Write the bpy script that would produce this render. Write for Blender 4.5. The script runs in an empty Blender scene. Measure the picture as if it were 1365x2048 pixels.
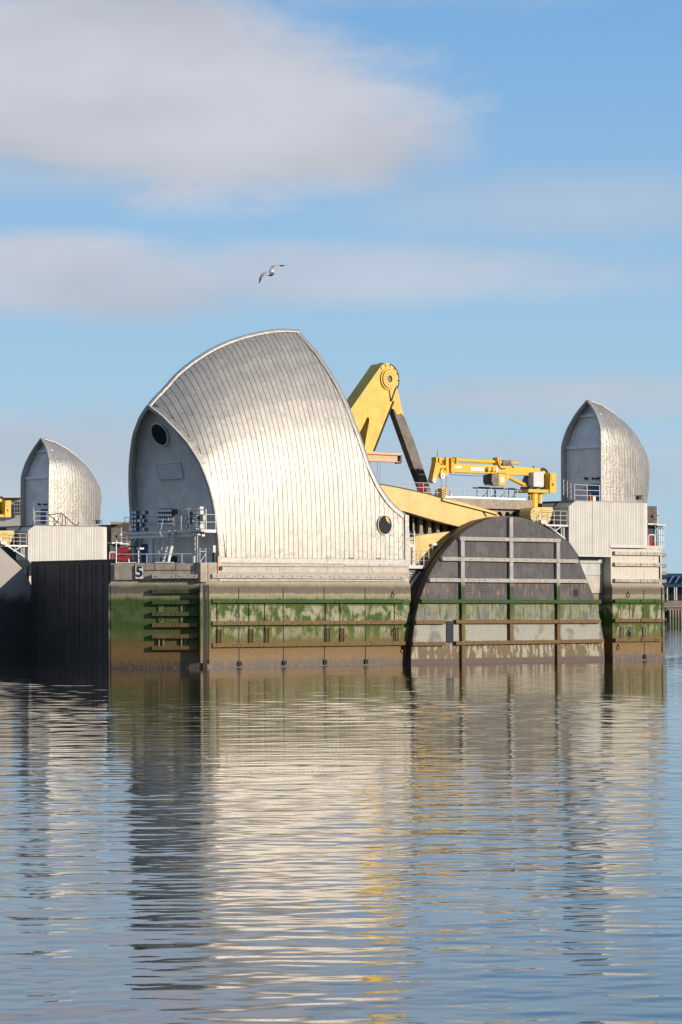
import bpy, math, random
from math import sin, cos, pi, radians
from mathutils import Vector, Matrix, noise as mn
random.seed(7)
sc = bpy.context.scene
# ------------------------------------------------------------------ camera
# X runs along the piers (downstream), Y across the river away from the camera, Z up, water at 0
FOC, CXP, CYP, HOR, ROLL = 6600.0, 682.5, 1024.0, 1242.0, 0.005
PITCH = math.atan((HOR-CYP)/FOC); PHI = math.atan(6890/FOC)
FW = Vector((cos(PHI)*cos(PITCH), sin(PHI)*cos(PITCH), sin(PITCH)))
R0 = Vector((sin(PHI), -cos(PHI), 0)); U0 = R0.cross(FW)
RT = R0*cos(ROLL)-U0*sin(ROLL); UP = R0*sin(ROLL)+U0*cos(ROLL)
CAM = Vector((-165.697, -187.820, 3.526))
cd = bpy.data.cameras.new('camera'); cam = bpy.data.objects.new('camera', cd)
sc.collection.objects.link(cam); sc.camera = cam
m = Matrix((RT, UP, -FW)).transposed().to_4x4(); m.translation = CAM
cam.matrix_world = m
cd.sensor_fit = 'HORIZONTAL'; cd.sensor_width = 36; cd.lens = 36*FOC/1365
cd.clip_start = 1; cd.clip_end = 20000
# ------------------------------------------------------------------ sun and sky
SUN_EL, SUN_AZ = radians(15), radians(22)          # azimuth measured from -Y towards +X
SDIR = Vector((sin(SUN_AZ)*cos(SUN_EL), -cos(SUN_AZ)*cos(SUN_EL), sin(SUN_EL)))
sl = bpy.data.lights.new('sun', 'SUN'); sl.energy = 4.5; sl.angle = radians(0.5); sl.color = (1, .885, .745)
so = bpy.data.objects.new('sun', sl); sc.collection.objects.link(so)
so.rotation_euler = SDIR.to_track_quat('Z', 'Y').to_euler(); so.location = (0, -60, 80)
sc.view_settings.view_transform = 'Standard'; sc.view_settings.look = 'None'
sc.view_settings.gamma = 1; sc.view_settings.exposure = 0.0; sc.view_settings.use_curve_mapping = False
sc.render.engine = 'CYCLES'; sc.cycles.max_bounces = 6; sc.cycles.use_denoising = True
sc.cycles.caustics_reflective = False; sc.cycles.caustics_refractive = False
sc.cycles.blur_glossy = 0.3; sc.cycles.sample_clamp_indirect = 4

class NT:
    """small helper to write node trees"""
    def __init__(s, tree): s.t = tree; s.n = tree.nodes; s.l = tree.links
    def put(s, sock, v):
        if v is None: return
        if isinstance(v, bpy.types.NodeSocket): s.l.new(v, sock)
        else:
            if sock.type == 'RGBA' and len(v) == 3: v = (*v, 1)
            sock.default_value = v
    def math(s, op, a, b=None, c=None, clamp=False):
        n = s.n.new('ShaderNodeMath'); n.operation = op; n.use_clamp = clamp
        s.put(n.inputs[0], a); s.put(n.inputs[1], b); s.put(n.inputs[2], c); return n.outputs[0]
    def vmath(s, op, a, b=None, scale=None):
        n = s.n.new('ShaderNodeVectorMath'); n.operation = op
        s.put(n.inputs[0], a); s.put(n.inputs[1], b)
        if scale is not None: s.put(n.inputs['Scale'], scale)
        return n.outputs['Value'] if op in ('DOT_PRODUCT', 'LENGTH') else n.outputs[0]
    def comb(s, x, y, z):
        n = s.n.new('ShaderNodeCombineXYZ'); s.put(n.inputs[0], x); s.put(n.inputs[1], y); s.put(n.inputs[2], z); return n.outputs[0]
    def sep(s, v):
        n = s.n.new('ShaderNodeSeparateXYZ'); s.put(n.inputs[0], v); return n.outputs
    def noise(s, vec, scale=1, detail=4, rough=.55, dist=0):
        n = s.n.new('ShaderNodeTexNoise'); s.put(n.inputs['Vector'], vec)
        n.inputs['Scale'].default_value = scale; n.inputs['Detail'].default_value = detail
        n.inputs['Roughness'].default_value = rough; n.inputs['Distortion'].default_value = dist
        return n.outputs[0]
    def mix(s, f, a, b, mode='MIX'):
        n = s.n.new('ShaderNodeMix'); n.data_type = 'RGBA'; n.blend_type = mode
        s.put(n.inputs[0], f); s.put(n.inputs[6], a); s.put(n.inputs[7], b); return n.outputs[2]
    def ramp(s, f, stops, interp='LINEAR'):
        n = s.n.new('ShaderNodeValToRGB'); r = n.color_ramp; r.interpolation = interp
        while len(r.elements) < len(stops): r.elements.new(.5)
        for e, (p, c) in zip(r.elements, stops):
            e.position = p; e.color = (c, c, c, 1) if isinstance(c, (int, float)) else (*c, 1)
        s.put(n.inputs[0], f); return n.outputs[0]
    def mapr(s, v, a, b, c=0, d=1, smooth=True):
        n = s.n.new('ShaderNodeMapRange'); n.interpolation_type = 'SMOOTHSTEP' if smooth else 'LINEAR'
        s.put(n.inputs[0], v)
        for i, k in enumerate((a, b, c, d)): n.inputs[i+1].default_value = k
        return n.outputs[0]

w = bpy.data.worlds.new('World'); sc.world = w; w.use_nodes = True
T = NT(w.node_tree); T.n.clear()
out = T.n.new('ShaderNodeOutputWorld'); bg = T.n.new('ShaderNodeBackground'); T.l.new(bg.outputs[0], out.inputs[0])
sky = T.n.new('ShaderNodeTexSky'); sky.sky_type = 'NISHITA'; sky.sun_disc = False
sky.sun_elevation = SUN_EL; sky.sun_rotation = math.atan2(SDIR.x, SDIR.y)
sky.air_density = 1.0; sky.dust_density = 0.6; sky.ozone_density = 2.5
tc = T.n.new('ShaderNodeTexCoord'); dirv = tc.outputs['Generated']
fx, fy, fz = T.sep(dirv)
# heading (angle right of the heading the river is viewed along) and elevation, both in radians
ru = T.vmath('DOT_PRODUCT', dirv, (R0.x, R0.y, 0)); rf = T.vmath('DOT_PRODUCT', dirv, (cos(PHI), sin(PHI), 0))
uu = T.math('ARCTAN2', ru, rf); vv = fz
q = T.comb(uu, T.math('MULTIPLY', vv, 2.6), 0)
n1 = T.noise(q, 13, 8, .62, .5); n2 = T.noise(T.vmath('ADD', q, (3.1, 1.7, 0)), 34, 5, .6, .2)
nn = T.math('ADD', T.math('MULTIPLY', T.math('SUBTRACT', n1, .5), 1.0), T.math('MULTIPLY', T.math('SUBTRACT', n2, .5), .45))
def bank(px, py, rx, ry, soft, amp, k=1.0, tilt=0):
    """one soft cloud bank as an ellipse of directions"""
    a = T.math('DIVIDE', T.math('SUBTRACT', uu, (px-CXP)/FOC), rx/FOC)
    b = T.math('DIVIDE', T.math('SUBTRACT', T.math('SUBTRACT', vv, (HOR-py)/FOC), T.math('MULTIPLY', T.math('SUBTRACT', uu, (px-CXP)/FOC), tilt)), ry/FOC)
    d = T.math('SQRT', T.math('ADD', T.math('MULTIPLY', a, a), T.math('MULTIPLY', b, b)))
    d = T.math('SUBTRACT', d, T.math('MULTIPLY', nn, k))
    return T.math('MULTIPLY', T.mapr(d, 1.0+soft, 1.0-soft), amp)
banks = [bank(285, 190, 610, 200, .24, .95, .8, -.10), bank(760, 235, 190, 100, .45, .55, .6, -.25), bank(150, 560, 420, 72, .5, .75, .9, -.02),
         bank(640, 552, 560, 58, .55, .62, 1.0), bank(90, 525, 230, 60, .45, .85, .7), bank(1150, 420, 380, 60, .8, .42, 1.1), bank(60, 920, 420, 95, .6, .62, .8),
         bank(1120, 800, 360, 40, .8, .6, 1.0), bank(900, 940, 700, 60, .9, .5, 1.0), bank(120, 340, 380, 50, .8, .45, 1), bank(600, -270, 1700, 240, .40, .95, .5)]  # last bank lies above the view, added to tint the water's reflection
mask = banks[0]
for b in banks[1:]: mask = T.math('MAXIMUM', mask, b)
# the rest of the sky carries scattered cloud of the same sort
far_ = T.mapr(T.vmath('LENGTH', T.comb(uu, T.math('SUBTRACT', vv, .09), 0)), .12, .3)
gen = T.mapr(T.noise(T.comb(T.math('MULTIPLY', fx, 1), T.math('MULTIPLY', fy, 1), T.math('MULTIPLY', fz, 2.5)), 3.2, 6, .6), .46, .68)
mask = T.math('MAXIMUM', mask, T.math('MULTIPLY', T.math('MULTIPLY', gen, far_), .85))
skyc = T.mix(1.0, sky.outputs[0], (1.0, 1.0, 1.0), 'MULTIPLY')
SKY_GRADE = T.ramp(T.math('MULTIPLY', vv, 4.0, clamp=True), [(0, (.45, .655, .80)), (.22, (.40, .625, .82)), (.45, (.32, .555, .82)), (.75, (.195, .435, .78)), (1, (.145, .36, .71))])
skyc = T.mix(T.math('SUBTRACT', .85, T.math('MULTIPLY', far_, .45)), T.vmath('SCALE', skyc, scale=.1), SKY_GRADE)  # less grading away from the view, so unseen sky adds fill on shaded walls
cshade = T.math('ADD', .62, T.math('MULTIPLY', T.noise(T.vmath('ADD', q, (9, 4, 0)), 9, 3), .7))
cshade = T.math('MULTIPLY', cshade, T.mapr(vv, 0, .16, .92, 1.04))
cloud = T.vmath('SCALE', T.comb(.575, .592, .66), scale=cshade)
final = T.mix(mask, skyc, cloud)
T.l.new(T.vmath('SCALE', final, scale=10.0), bg.inputs[0]); bg.inputs[1].default_value = .1

# ------------------------------------------------------------------ geometry helpers
def ray(px, py): return FW + RT*((px-CXP)/FOC) - UP*((py-CYP)/FOC)
def at(px, py, Y):
    d = ray(px, py); return CAM + d*((Y-CAM.y)/d.y)
def atX(px, py, X):
    d = ray(px, py); return CAM + d*((X-CAM.x)/d.x)
def atD(px, py, D): return CAM + ray(px, py)*D
def proj(p):
    v = Vector(p)-CAM; z = v.dot(FW); return CXP+FOC*v.dot(RT)/z, CYP-FOC*v.dot(UP)/z
class MB:
    def __init__(s): s.v = []; s.f = []; s.mi = []; s.cur = 0
    def add(s, vs, fs):
        b = len(s.v); s.v += [tuple(p) for p in vs]
        for f in fs: s.f.append(tuple(b+i for i in f)); s.mi.append(s.cur)
        return s
    def box(s, x0, x1, y0, y1, z0, z1):
        vs = [(x, y, z) for z in (z0, z1) for y in (y0, y1) for x in (x0, x1)]
        return s.add(vs, [(0, 2, 3, 1), (4, 5, 7, 6), (0, 1, 5, 4), (2, 6, 7, 3), (0, 4, 6, 2), (1, 3, 7, 5)])
    def prism(s, a, b):
        """two matching closed loops joined and capped"""
        n = len(a); fs = [tuple(range(n))[::-1], tuple(range(n, 2*n))]
        fs += [(i, (i+1) % n, n+(i+1) % n, n+i) for i in range(n)]
        return s.add(list(a)+list(b), fs)
    def plan(s, poly, z0, z1, poly1=None):
        return s.prism([(x, y, z0) for x, y in poly], [(x, y, z1) for x, y in (poly1 or poly)])
    def side(s, pts, Y, th):
        """outline given on the vertical plane Y, real thickness th behind it"""
        a = [at(x, y, Y) for x, y in pts]
        return s.prism(a, [(p.x, p.y+th, p.z) for p in a])
    def tube(s, a, b, r, n=6, r2=None):
        a = Vector(a); b = Vector(b); d = (b-a).normalized()
        u = d.orthogonal().normalized(); w_ = d.cross(u); r2 = r if r2 is None else r2
        A = [a+(u*cos(2*pi*i/n)+w_*sin(2*pi*i/n))*r for i in range(n)]
        B = [b+(u*cos(2*pi*i/n)+w_*sin(2*pi*i/n))*r2 for i in range(n)]
        return s.prism(A, B)
    def path(s, pts, r, n=6):
        for a, b in zip(pts, pts[1:]): s.tube(a, b, r, n)
        return s
    def bar(s, a, b, wd, h, upv=(0, 0, 1)):
        a = Vector(a); b = Vector(b); d = (b-a).normalized(); sd = d.cross(Vector(upv)).normalized(); u = sd.cross(d)
        L = lambda p: [p+sd*wd/2+u*h/2, p-sd*wd/2+u*h/2, p-sd*wd/2-u*h/2, p+sd*wd/2-u*h/2]
        return s.prism(L(a), L(b))
    def ring(s, c, nrm, r0, r1, th, n=28):
        """flat annulus with thickness, axis nrm"""
        c = Vector(c); d = Vector(nrm).normalized(); u = d.orthogonal().normalized(); w_ = d.cross(u)
        P = lambda r, o, i: c+d*o+(u*cos(2*pi*i/n)+w_*sin(2*pi*i/n))*r
        vs = [P(r, o, i) for (r, o) in ((r0, 0), (r1, 0), (r1, th), (r0, th)) for i in range(n)]
        fs = [(k*n+i, k*n+(i+1) % n, ((k+1) % 4)*n+(i+1) % n, ((k+1) % 4)*n+i) for k in range(4) for i in range(n)]
        return s.add(vs, fs)
    def disc(s, c, nrm, r, th, n=28):
        c = Vector(c); d = Vector(nrm).normalized(); return s.tube(c, c+d*th, r, n)
    def grid(s, rows):
        m_ = len(rows[0]); vs = [p for r in rows for p in r]
        return s.add(vs, [(j*m_+i, j*m_+i+1, (j+1)*m_+i+1, (j+1)*m_+i) for j in range(len(rows)-1) for i in range(m_-1)])
def make(name, mb, mats, origin=(0, 0, 0), smooth=False, fix=True):
    o_ = Vector(origin)
    me = bpy.data.meshes.new(name)
    me.from_pydata([tuple(Vector(p)-o_) for p in mb.v], [], mb.f)
    mats = mats if isinstance(mats, (list, tuple)) else [mats]
    for mt in mats: me.materials.append(mt)
    if len(mats) > 1: me.polygons.foreach_set('material_index', mb.mi)
    if fix:
        import bmesh
        bm = bmesh.new(); bm.from_mesh(me); bmesh.ops.recalc_face_normals(bm, faces=bm.faces); bm.to_mesh(me); bm.free()
    if smooth: me.polygons.foreach_set('use_smooth', [True]*len(me.polygons))
    me.update()
    ob = bpy.data.objects.new(name, me); sc.collection.objects.link(ob); ob.location = o_
    return ob
def thing(name, label, cat, loc=(0, 0, 0), group=None):
    o = bpy.data.objects.new(name, None); sc.collection.objects.link(o); o.location = loc
    o.empty_display_size = .3
    o['label'] = label; o['category'] = cat
    if group: o['group'] = group
    return o
ABS = {}
def part(t, name, mb, mat, smooth=False, label=None, stuff=False, fix=True):
    base = ABS.get(t.name, Vector(t.location))
    o = make(name, mb, mat, base, smooth, fix); o.parent = t; o.location = (0, 0, 0)
    ABS[o.name] = base
    if label: o['label'] = label
    if stuff: o['kind'] = 'stuff'
    return o
def solo(name, mb, mat, label, cat, loc, group=None, smooth=False):
    o = make(name, mb, mat, loc, smooth); o['label'] = label; o['category'] = cat
    if group: o['group'] = group
    return o
def struct(name, mb, mat, smooth=False, kind='structure'):
    o = make(name, mb, mat, (0, 0, 0), smooth); o['kind'] = kind; return o
def copy_tree(o, d, parent=None):
    c = o.copy(); sc.collection.objects.link(c); c.parent = parent
    if parent is None: c.location = Vector(o.location)+Vector(d)
    for ch in [x for x in o.children]: copy_tree(ch, d, c)
    return c
def stadium(cx, cz, hw, hh, n=24):
    pts = []
    for i in range(n):
        a = 2*pi*i/n; x = hw*cos(a); z = hw*sin(a)
        z += (hh-hw) if sin(a) >= 0 else -(hh-hw)
        pts.append((cx+x, cz+z))
    return pts

# ------------------------------------------------------------------ materials
def mat(name, col=(.5, .5, .5), rough=.6, metal=0, bump=0, bscale=5, vary=0, vscale=2, streak=0, build=None, spec=None):
    mt = bpy.data.materials.new(name); mt.use_nodes = True; N = NT(mt.node_tree)
    b = N.n['Principled BSDF']; b.inputs['Roughness'].default_value = rough; b.inputs['Metallic'].default_value = metal
    if spec is not None: b.inputs['Specular IOR Level'].default_value = spec
    pos = N.n.new('ShaderNodeNewGeometry').outputs['Position']
    if build: build(N, b, pos)
    else:
        c = col
        if vary:
            c = N.mix(N.mapr(N.noise(pos, vscale, 5, .6), .3, .7), tuple(k*(1-vary) for k in col), tuple(min(1, k*(1+vary*.5)) for k in col))
        if streak:
            p2 = N.vmath('MULTIPLY', pos, (5, 5, .35)); st = N.mapr(N.noise(p2, 1.2, 4, .6), .52, .72)
            c = N.mix(N.math('MULTIPLY', st, streak), c, (.16, .12, .09))
        N.put(b.inputs['Base Color'], c)
    if bump:
        bn = N.n.new('ShaderNodeBump'); bn.inputs['Strength'].default_value = 1; bn.inputs['Distance'].default_value = bump
        N.put(bn.inputs['Height'], N.noise(pos, bscale, 4, .6)); N.l.new(bn.outputs[0], b.inputs['Normal'])
    return mt

def tidal(patch, dry=(.52, .465, .39), warm=0):
    """concrete stained by the tide: bands by height above the water, ragged by noise"""
    def f(N, b, pos):
        x, y, z = N.sep(pos)
        nA = N.noise(pos, .9, 5, .65); nB = N.noise(N.vmath('MULTIPLY', pos, (3.2, 3.2, .8)), 1.5, 5, .7)
        nC = N.noise(N.vmath('MULTIPLY', pos, (7, 7, .5)), 1, 3, .6); nF = N.noise(pos, 9, 4, .7)
        zz = N.math('ADD', z, N.math('ADD', N.math('MULTIPLY', N.math('SUBTRACT', nA, .5), 1.1), N.math('MULTIPLY', N.math('SUBTRACT', nB, .5), 1.1)))
        zs = N.math('ADD', z, N.math('ADD', N.math('MULTIPLY', N.math('SUBTRACT', nA, .5), .35), N.math('MULTIPLY', N.math('SUBTRACT', nB, .5), .35)))
        g = (.050, .092, .012); g2 = (.095, .118, .024); br = (.135, .082, .030)
        low = N.ramp(N.math('DIVIDE', zz, 10), [(0, (.13, .085, .035)), (.06, (.165, .10, .030)), (.13, (.185, .105, .026)), (.19, (.14, .10, .024)), (.235, g2), (.33, g), (.50, g), (.545, g2), (.56, (.15, .15, .07))])
        bare = N.ramp(N.math('DIVIDE', zz, 10), [(0, (.12, .08, .035)), (.10, (.17, .10, .03)), (.18, (.16, .105, .035)), (.23, (.22, .20, .12)), (.35, (.34, .315, .22)), (.50, (.33, .31, .21))])
        nP = N.noise(N.vmath('MULTIPLY', pos, (.8, .8, .55)), 1.3, 5, .62, .4)
        pm = N.mapr(N.math('ADD', N.math('MULTIPLY', nP, .8), N.math('MULTIPLY', nB, .2)), .45, .58)
        # growth keeps to the joints and under the timbers; the middle of each bay is scoured clean
        bays = N.mapr(N.math('ABSOLUTE', N.math('SUBTRACT', N.math('FRACT', N.math('DIVIDE', N.math('ADD', z, .15), 1.7)), .5)), .46, .30)
        pm = N.math('MULTIPLY', N.math('MULTIPLY', pm, bays), patch)
        pm = N.math('MULTIPLY', pm, N.mapr(z, 1.9, 2.3))
        wet = N.mix(pm, low, bare)
        top = N.ramp(N.math('DIVIDE', zs, 10), [(.50, g2), (.535, (.24, .23, .12)), (.56, (.33, .29, .20)), (.575, (.16, .135, .10)), (.615, (.14, .12, .09)), (.635, (.30, .255, .18)), (.665, (.46, .405, .31)), (.70, dry)])
        col = N.mix(N.mapr(zs, 5.15, 5.4), wet, top)
        mus = N.mix(N.mapr(N.noise(pos, 5, 5, .75), .46, .62), (.075, .052, .038), (.16, .105, .075))
        col = N.mix(N.mapr(zz, .75, .2), col, mus)
        dirt = N.math('MULTIPLY', N.mapr(nC, .50, .75), .45)
        col = N.mix(dirt, col, (.10, .085, .065))
        col = N.mix(1, col, N.ramp(nF, [(.25, .72), (.75, 1.22)]), 'MULTIPLY')
        N.put(b.inputs['Base Color'], col)
        N.put(b.inputs['Roughness'], N.mapr(z, .2, 2.5, .45, .9))
        bn = N.n.new('ShaderNodeBump'); bn.inputs['Distance'].default_value = .03
        N.put(bn.inputs['Height'], N.noise(pos, 6, 5, .7)); N.l.new(bn.outputs[0], b.inputs['Normal'])
    return f
M = {}
M['pier'] = mat('stained_concrete', build=tidal(1.0))
M['pier_end'] = mat('algae_concrete', build=tidal(.12, (.44, .385, .31)))
M['pier_pale'] = mat('pale_concrete_stained', build=tidal(1.0, (.63, .58, .49)))
def timber(N, b, pos):
    x, y, z = N.sep(pos); n1 = N.noise(N.vmath('MULTIPLY', pos, (.7, 3, 8)), 2, 5, .65); nb = N.noise(pos, .8, 4, .6)
    zz = N.math('ADD', z, N.math('MULTIPLY', N.math('SUBTRACT', nb, .5), 1.4))
    c = N.ramp(N.math('DIVIDE', zz, 10), [(0, (.15, .10, .05)), (.2, (.17, .105, .04)), (.36, (.18, .11, .045)), (.42, (.09, .095, .03)), (.5, (.042, .085, .018)), (.62, (.06, .09, .03)), (.67, (.46, .42, .375)), (1, (.58, .53, .48))])
    c = N.mix(1, c, N.ramp(n1, [(.3, .6), (.7, 1.2)]), 'MULTIPLY')
    N.put(b.inputs['Base Color'], c); b.inputs['Roughness'].default_value = .85
M['timber'] = mat('weathered_timber', build=timber, bump=.01, bscale=12)
M['dark'] = mat('dark_gap', (.012, .012, .014), .8)
M['bolt'] = mat('rusty_bolt', (.03, .022, .018), .8)
def steel_skin(N, b, pos):
    x, y, z = N.sep(pos)
    n = N.noise(pos, 1.1, 4, .6); nf = N.noise(N.vmath('MULTIPLY', pos, (1.3, 1.3, 1.0)), 2.6, 5, .7); ob = N.n.new('ShaderNodeObjectInfo').outputs['Random']
    c = N.mix(N.mapr(n, .3, .7), (.40, .37, .33), (.46, .43, .385))
    c = N.mix(1, c, N.ramp(ob, [(0, .955), (1, 1.04)]), 'MULTIPLY')
    c = N.mix(N.math('MULTIPLY', N.mapr(N.noise(pos, 4.5, 4, .7), .50, .70), .18), c, (.36, .33, .29))
    N.put(b.inputs['Base Color'], c); b.inputs['Metallic'].default_value = .52
    N.put(b.inputs['Roughness'], N.mapr(nf, .3, .7, .36, .47, False))
    bn = N.n.new('ShaderNodeBump'); bn.inputs['Distance'].default_value = .065; bn.inputs['Strength'].default_value = .8
    N.put(bn.inputs['Height'], nf); N.l.new(bn.outputs[0], b.inputs['Normal'])
M['skin'] = mat('stainless_cladding', build=steel_skin)
M['seam'] = mat('cladding_seam', (.16, .145, .13), .6, .4)
M['skirt'] = mat('skirt_flashing', (.44, .42, .39), .45, .45, .03, 4, .12, 3)
M['inner'] = mat('inner_lining', (.52, .48, .43), .7, .2, vary=.15)
M['wallgrey'] = mat('grey_corrugated_wall', (.86, .79, .74), .55, .2, vary=.12, vscale=1)
M['wallgrey2'] = mat('grey_panel_trim', (.80, .79, .80), .5, .2)
M['glass'] = mat('dark_glass', (.015, .02, .02), .12)
M['white'] = mat('white_paint', (.86, .84, .80), .5)
M['cream'] = mat('cream_corrugated', (.60, .575, .525), .55, .1, vary=.08, vscale=.7, streak=.08)
M['yellow'] = mat('yellow_paint', (.74, .49, .085), .5, 0, .006, 1.2, .16, 1.2, .22)
M['yellow_pale'] = mat('faded_yellow_paint', (.72, .52, .19), .55, 0, .006, 1, .12, .8, .18)
M['yellow_hot'] = mat('crane_yellow', (.80, .47, .035), .42, 0, 0, 2, .12, 2, .15)
M['pink'] = mat('faded_salmon_paint', (.78, .42, .25), .6, vary=.12, vscale=2, streak=.15)
M['blacksteel'] = mat('black_worn_steel', (.055, .05, .05), .5, .3, .01, 3, .3, 1.5)
M['browngrey'] = mat('worn_link_paint', (.17, .14, .12), .6, .1, 0, 2, .35, 1.2)
M['galv'] = mat('galvanised_steel', (.52, .52, .53), .45, .5, vary=.1)
M['galv_light'] = mat('light_grey_paint', (.56, .55, .54), .5, .1)
M['navy'] = mat('dark_navy_steel', (.03, .04, .055), .6)
M['blue'] = mat('blue_door_paint', (.035, .09, .24), .5)
M['red'] = mat('red_plastic', (.42, .025, .03), .4)
M['orange'] = mat('orange_plastic', (.75, .14, .03), .5)
M['blackplastic'] = mat('black_rubber', (.02, .02, .022), .6)
M['hall'] = mat('hall_concrete', (.36, .30, .235), .9, 0, .01, 6, .18, 2.5, .3)
def gate_mat(N, b, pos):
    x, y, z = N.sep(pos); nA = N.noise(pos, .7, 5, .6); nB = N.noise(N.vmath('MULTIPLY', pos, (1.6, 1.6, .5)), 1.4, 5, .65); nF = N.noise(pos, 7, 4, .65)
    nS = N.noise(N.vmath('MULTIPLY', pos, (3.0, 3.0, .55)), 1.6, 4, .7)
    zz = N.math('ADD', z, N.math('MULTIPLY', N.math('SUBTRACT', nA, .5), .9))
    steel = N.mix(N.mapr(nB, .35, .65), (.040, .039, .044), (.070, .067, .072))
    # bleached rubs and scars on the plate
    steel = N.mix(N.math('MULTIPLY', N.mapr(N.noise(N.vmath('ADD', pos, (5, 0, 3)), .55, 3, .5), .52, .66), .5), steel, (.125, .117, .118))
    rb = N.math('MULTIPLY', N.mapr(nS, .54, .60), N.math('MULTIPLY', N.mapr(z, 5.35, 5.7), N.mapr(z, 7.0, 6.4)))
    steel = N.mix(N.math('MULTIPLY', rb, .75), steel, (.30, .14, .075))
    steel = N.mix(N.math('MULTIPLY', N.mapr(nF, .64, .72), .5), steel, (.30, .17, .10))
    fx_ = N.math('ABSOLUTE', N.math('SUBTRACT', N.math('FRACT', N.math('DIVIDE', N.math('SUBTRACT', x, 26.95), 5.72)), .5))
    fz_ = N.math('ABSOLUTE', N.math('SUBTRACT', N.math('FRACT', N.math('DIVIDE', N.math('SUBTRACT', z, 1.66), 1.74)), .5))
    cell = N.math('ADD', N.math('MAXIMUM', fx_, fz_), N.math('MULTIPLY', N.math('SUBTRACT', N.noise(pos, 1.6, 4, .6), .5), .22))
    inside = N.mapr(cell, .47, .40)
    bare = N.mix(inside, (.13, .11, .085), N.mix(N.mapr(N.noise(pos, .5, 2), .55, .68), (.31, .30, .25), (.17, .155, .16)))
    grn = N.mix(N.math('MULTIPLY', N.mapr(cell, .46, .36), N.mapr(nB, .38, .56)), (.060, .095, .018), N.mix(N.mapr(N.noise(pos, .9, 3), .5, .6), (.22, .22, .14), (.16, .145, .15)))
    c = N.mix(N.mapr(zz, 4.9, 5.15), grn, steel)
    c = N.mix(N.mapr(zz, 3.65, 3.4), c, bare)
    c = N.mix(N.mapr(zz, 1.9, 1.7), c, N.mix(N.mapr(nB, .50, .56), (.13, .085, .04), (.33, .31, .23)))
    c = N.mix(N.mapr(z, .55, .35), c, (.09, .06, .045))
    c = N.mix(1, c, N.ramp(nF, [(.25, .75), (.75, 1.2)]), 'MULTIPLY')
    N.put(b.inputs['Base Color'], c); b.inputs['Roughness'].default_value = .6
    bn = N.n.new('ShaderNodeBump'); bn.inputs['Distance'].default_value = .015
    N.put(bn.inputs['Height'], N.noise(pos, 1.3, 4, .6)); N.l.new(bn.outputs[0], b.inputs['Normal'])
M['gate'] = mat('gate_plate', build=gate_mat)
M['gate_rim'] = mat('gate_rim_steel', (.075, .05, .035), .55, .2, 0, 2, .3, 1, .3)
def gate_far(N, b, pos):  # lower plate coloured darker, for tide wetting and the leaf's cast shade
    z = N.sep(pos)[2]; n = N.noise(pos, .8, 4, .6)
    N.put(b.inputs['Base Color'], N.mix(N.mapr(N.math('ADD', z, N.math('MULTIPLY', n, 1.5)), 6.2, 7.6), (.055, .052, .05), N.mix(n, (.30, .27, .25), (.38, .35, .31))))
M['gate_far'] = mat('grey_gate_shaded_low', build=gate_far)
M['leaf'] = mat('gate_leaf_steel', (.075, .07, .068), .55, .1, .02, 1, .25, .5, .5)

# ------------------------------------------------------------------ water
import numpy as np
def water_mat(outer):
    def f(N, b, pos):
        b.inputs['Base Color'].default_value = (.035, .032, .024, 1); b.inputs['Roughness'].default_value = .025
        b.inputs['IOR'].default_value = 1.333; b.inputs['Specular IOR Level'].default_value = .8
        x, y, z = N.sep(pos)
        a = N.math('ADD', N.math('MULTIPLY', x, cos(PHI+.12)), N.math('MULTIPLY', y, sin(PHI+.12)))
        c = N.math('ADD', N.math('MULTIPLY', x, sin(PHI+.12)), N.math('MULTIPLY', y, -cos(PHI+.12)))
        v = N.comb(a, N.math('MULTIPLY', c, .72), 0)
        fine = N.noise(N.vmath('ADD', v, (2, 9, 0)), 6, 3, .6)
        if outer:
            h = N.math('ADD', N.math('MULTIPLY', N.noise(v, .55, 2, .5, .3), .05), N.math('ADD', N.math('MULTIPLY', N.noise(v, 1.9, 2, .5, .4), .022), N.math('MULTIPLY', fine, .002)))
        else: h = N.math('MULTIPLY', fine, WFINE)
        bn = N.n.new('ShaderNodeBump'); bn.inputs['Distance'].default_value = 1.0; bn.inputs['Strength'].default_value = 1
        N.put(bn.inputs['Height'], h); N.l.new(bn.outputs[0], b.inputs['Normal'])
    return f
WFINE = .0010
M['water'] = mat('river_water', build=water_mat(False)); M['water_far'] = mat('river_water_outer', build=water_mat(True))
HD = np.array((cos(PHI), sin(PHI))); LD = np.array((sin(PHI), -cos(PHI))); C0 = np.array((CAM.x, CAM.y))
A0, A1, SPREAD, KA, NC_ = 20.0, 345.0, .21, .0011, 280
na = int(math.log(A1/A0)/KA); aa = A0*np.exp(np.linspace(0, math.log(A1/A0), na))
cc_ = np.linspace(-SPREAD, SPREAD, NC_)
GA = np.repeat(aa[:, None], NC_, 1); GC = GA*cc_[None, :]
PX = C0[0]+HD[0]*GA+LD[0]*GC; PY_ = C0[1]+HD[1]*GA+LD[1]*GC
H = np.zeros_like(PX); rs = np.random.RandomState(5); NWV = 90; RMS = .021
lam = np.exp(rs.uniform(math.log(.32), math.log(4.5), NWV)); wgt = np.where(lam > 2.2, .6, 1.0)*np.where(lam < 1.0, 1.25, 1.0)
stp = wgt*RMS*math.sqrt(2/np.sum(wgt**2)); dirs = PHI+.1+rs.normal(0, .48, NWV); ph = rs.uniform(0, 6.283, NWV)
DA = GA*KA
for l_, s_, d_, p_ in zip(lam, stp, dirs, ph):
    k_ = 2*math.pi/l_; fade = np.clip((l_/DA-3)/3, 0, 1)
    H += s_/k_*fade*np.sin(k_*(PX*math.cos(d_)+PY_*math.sin(d_))+p_)
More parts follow.
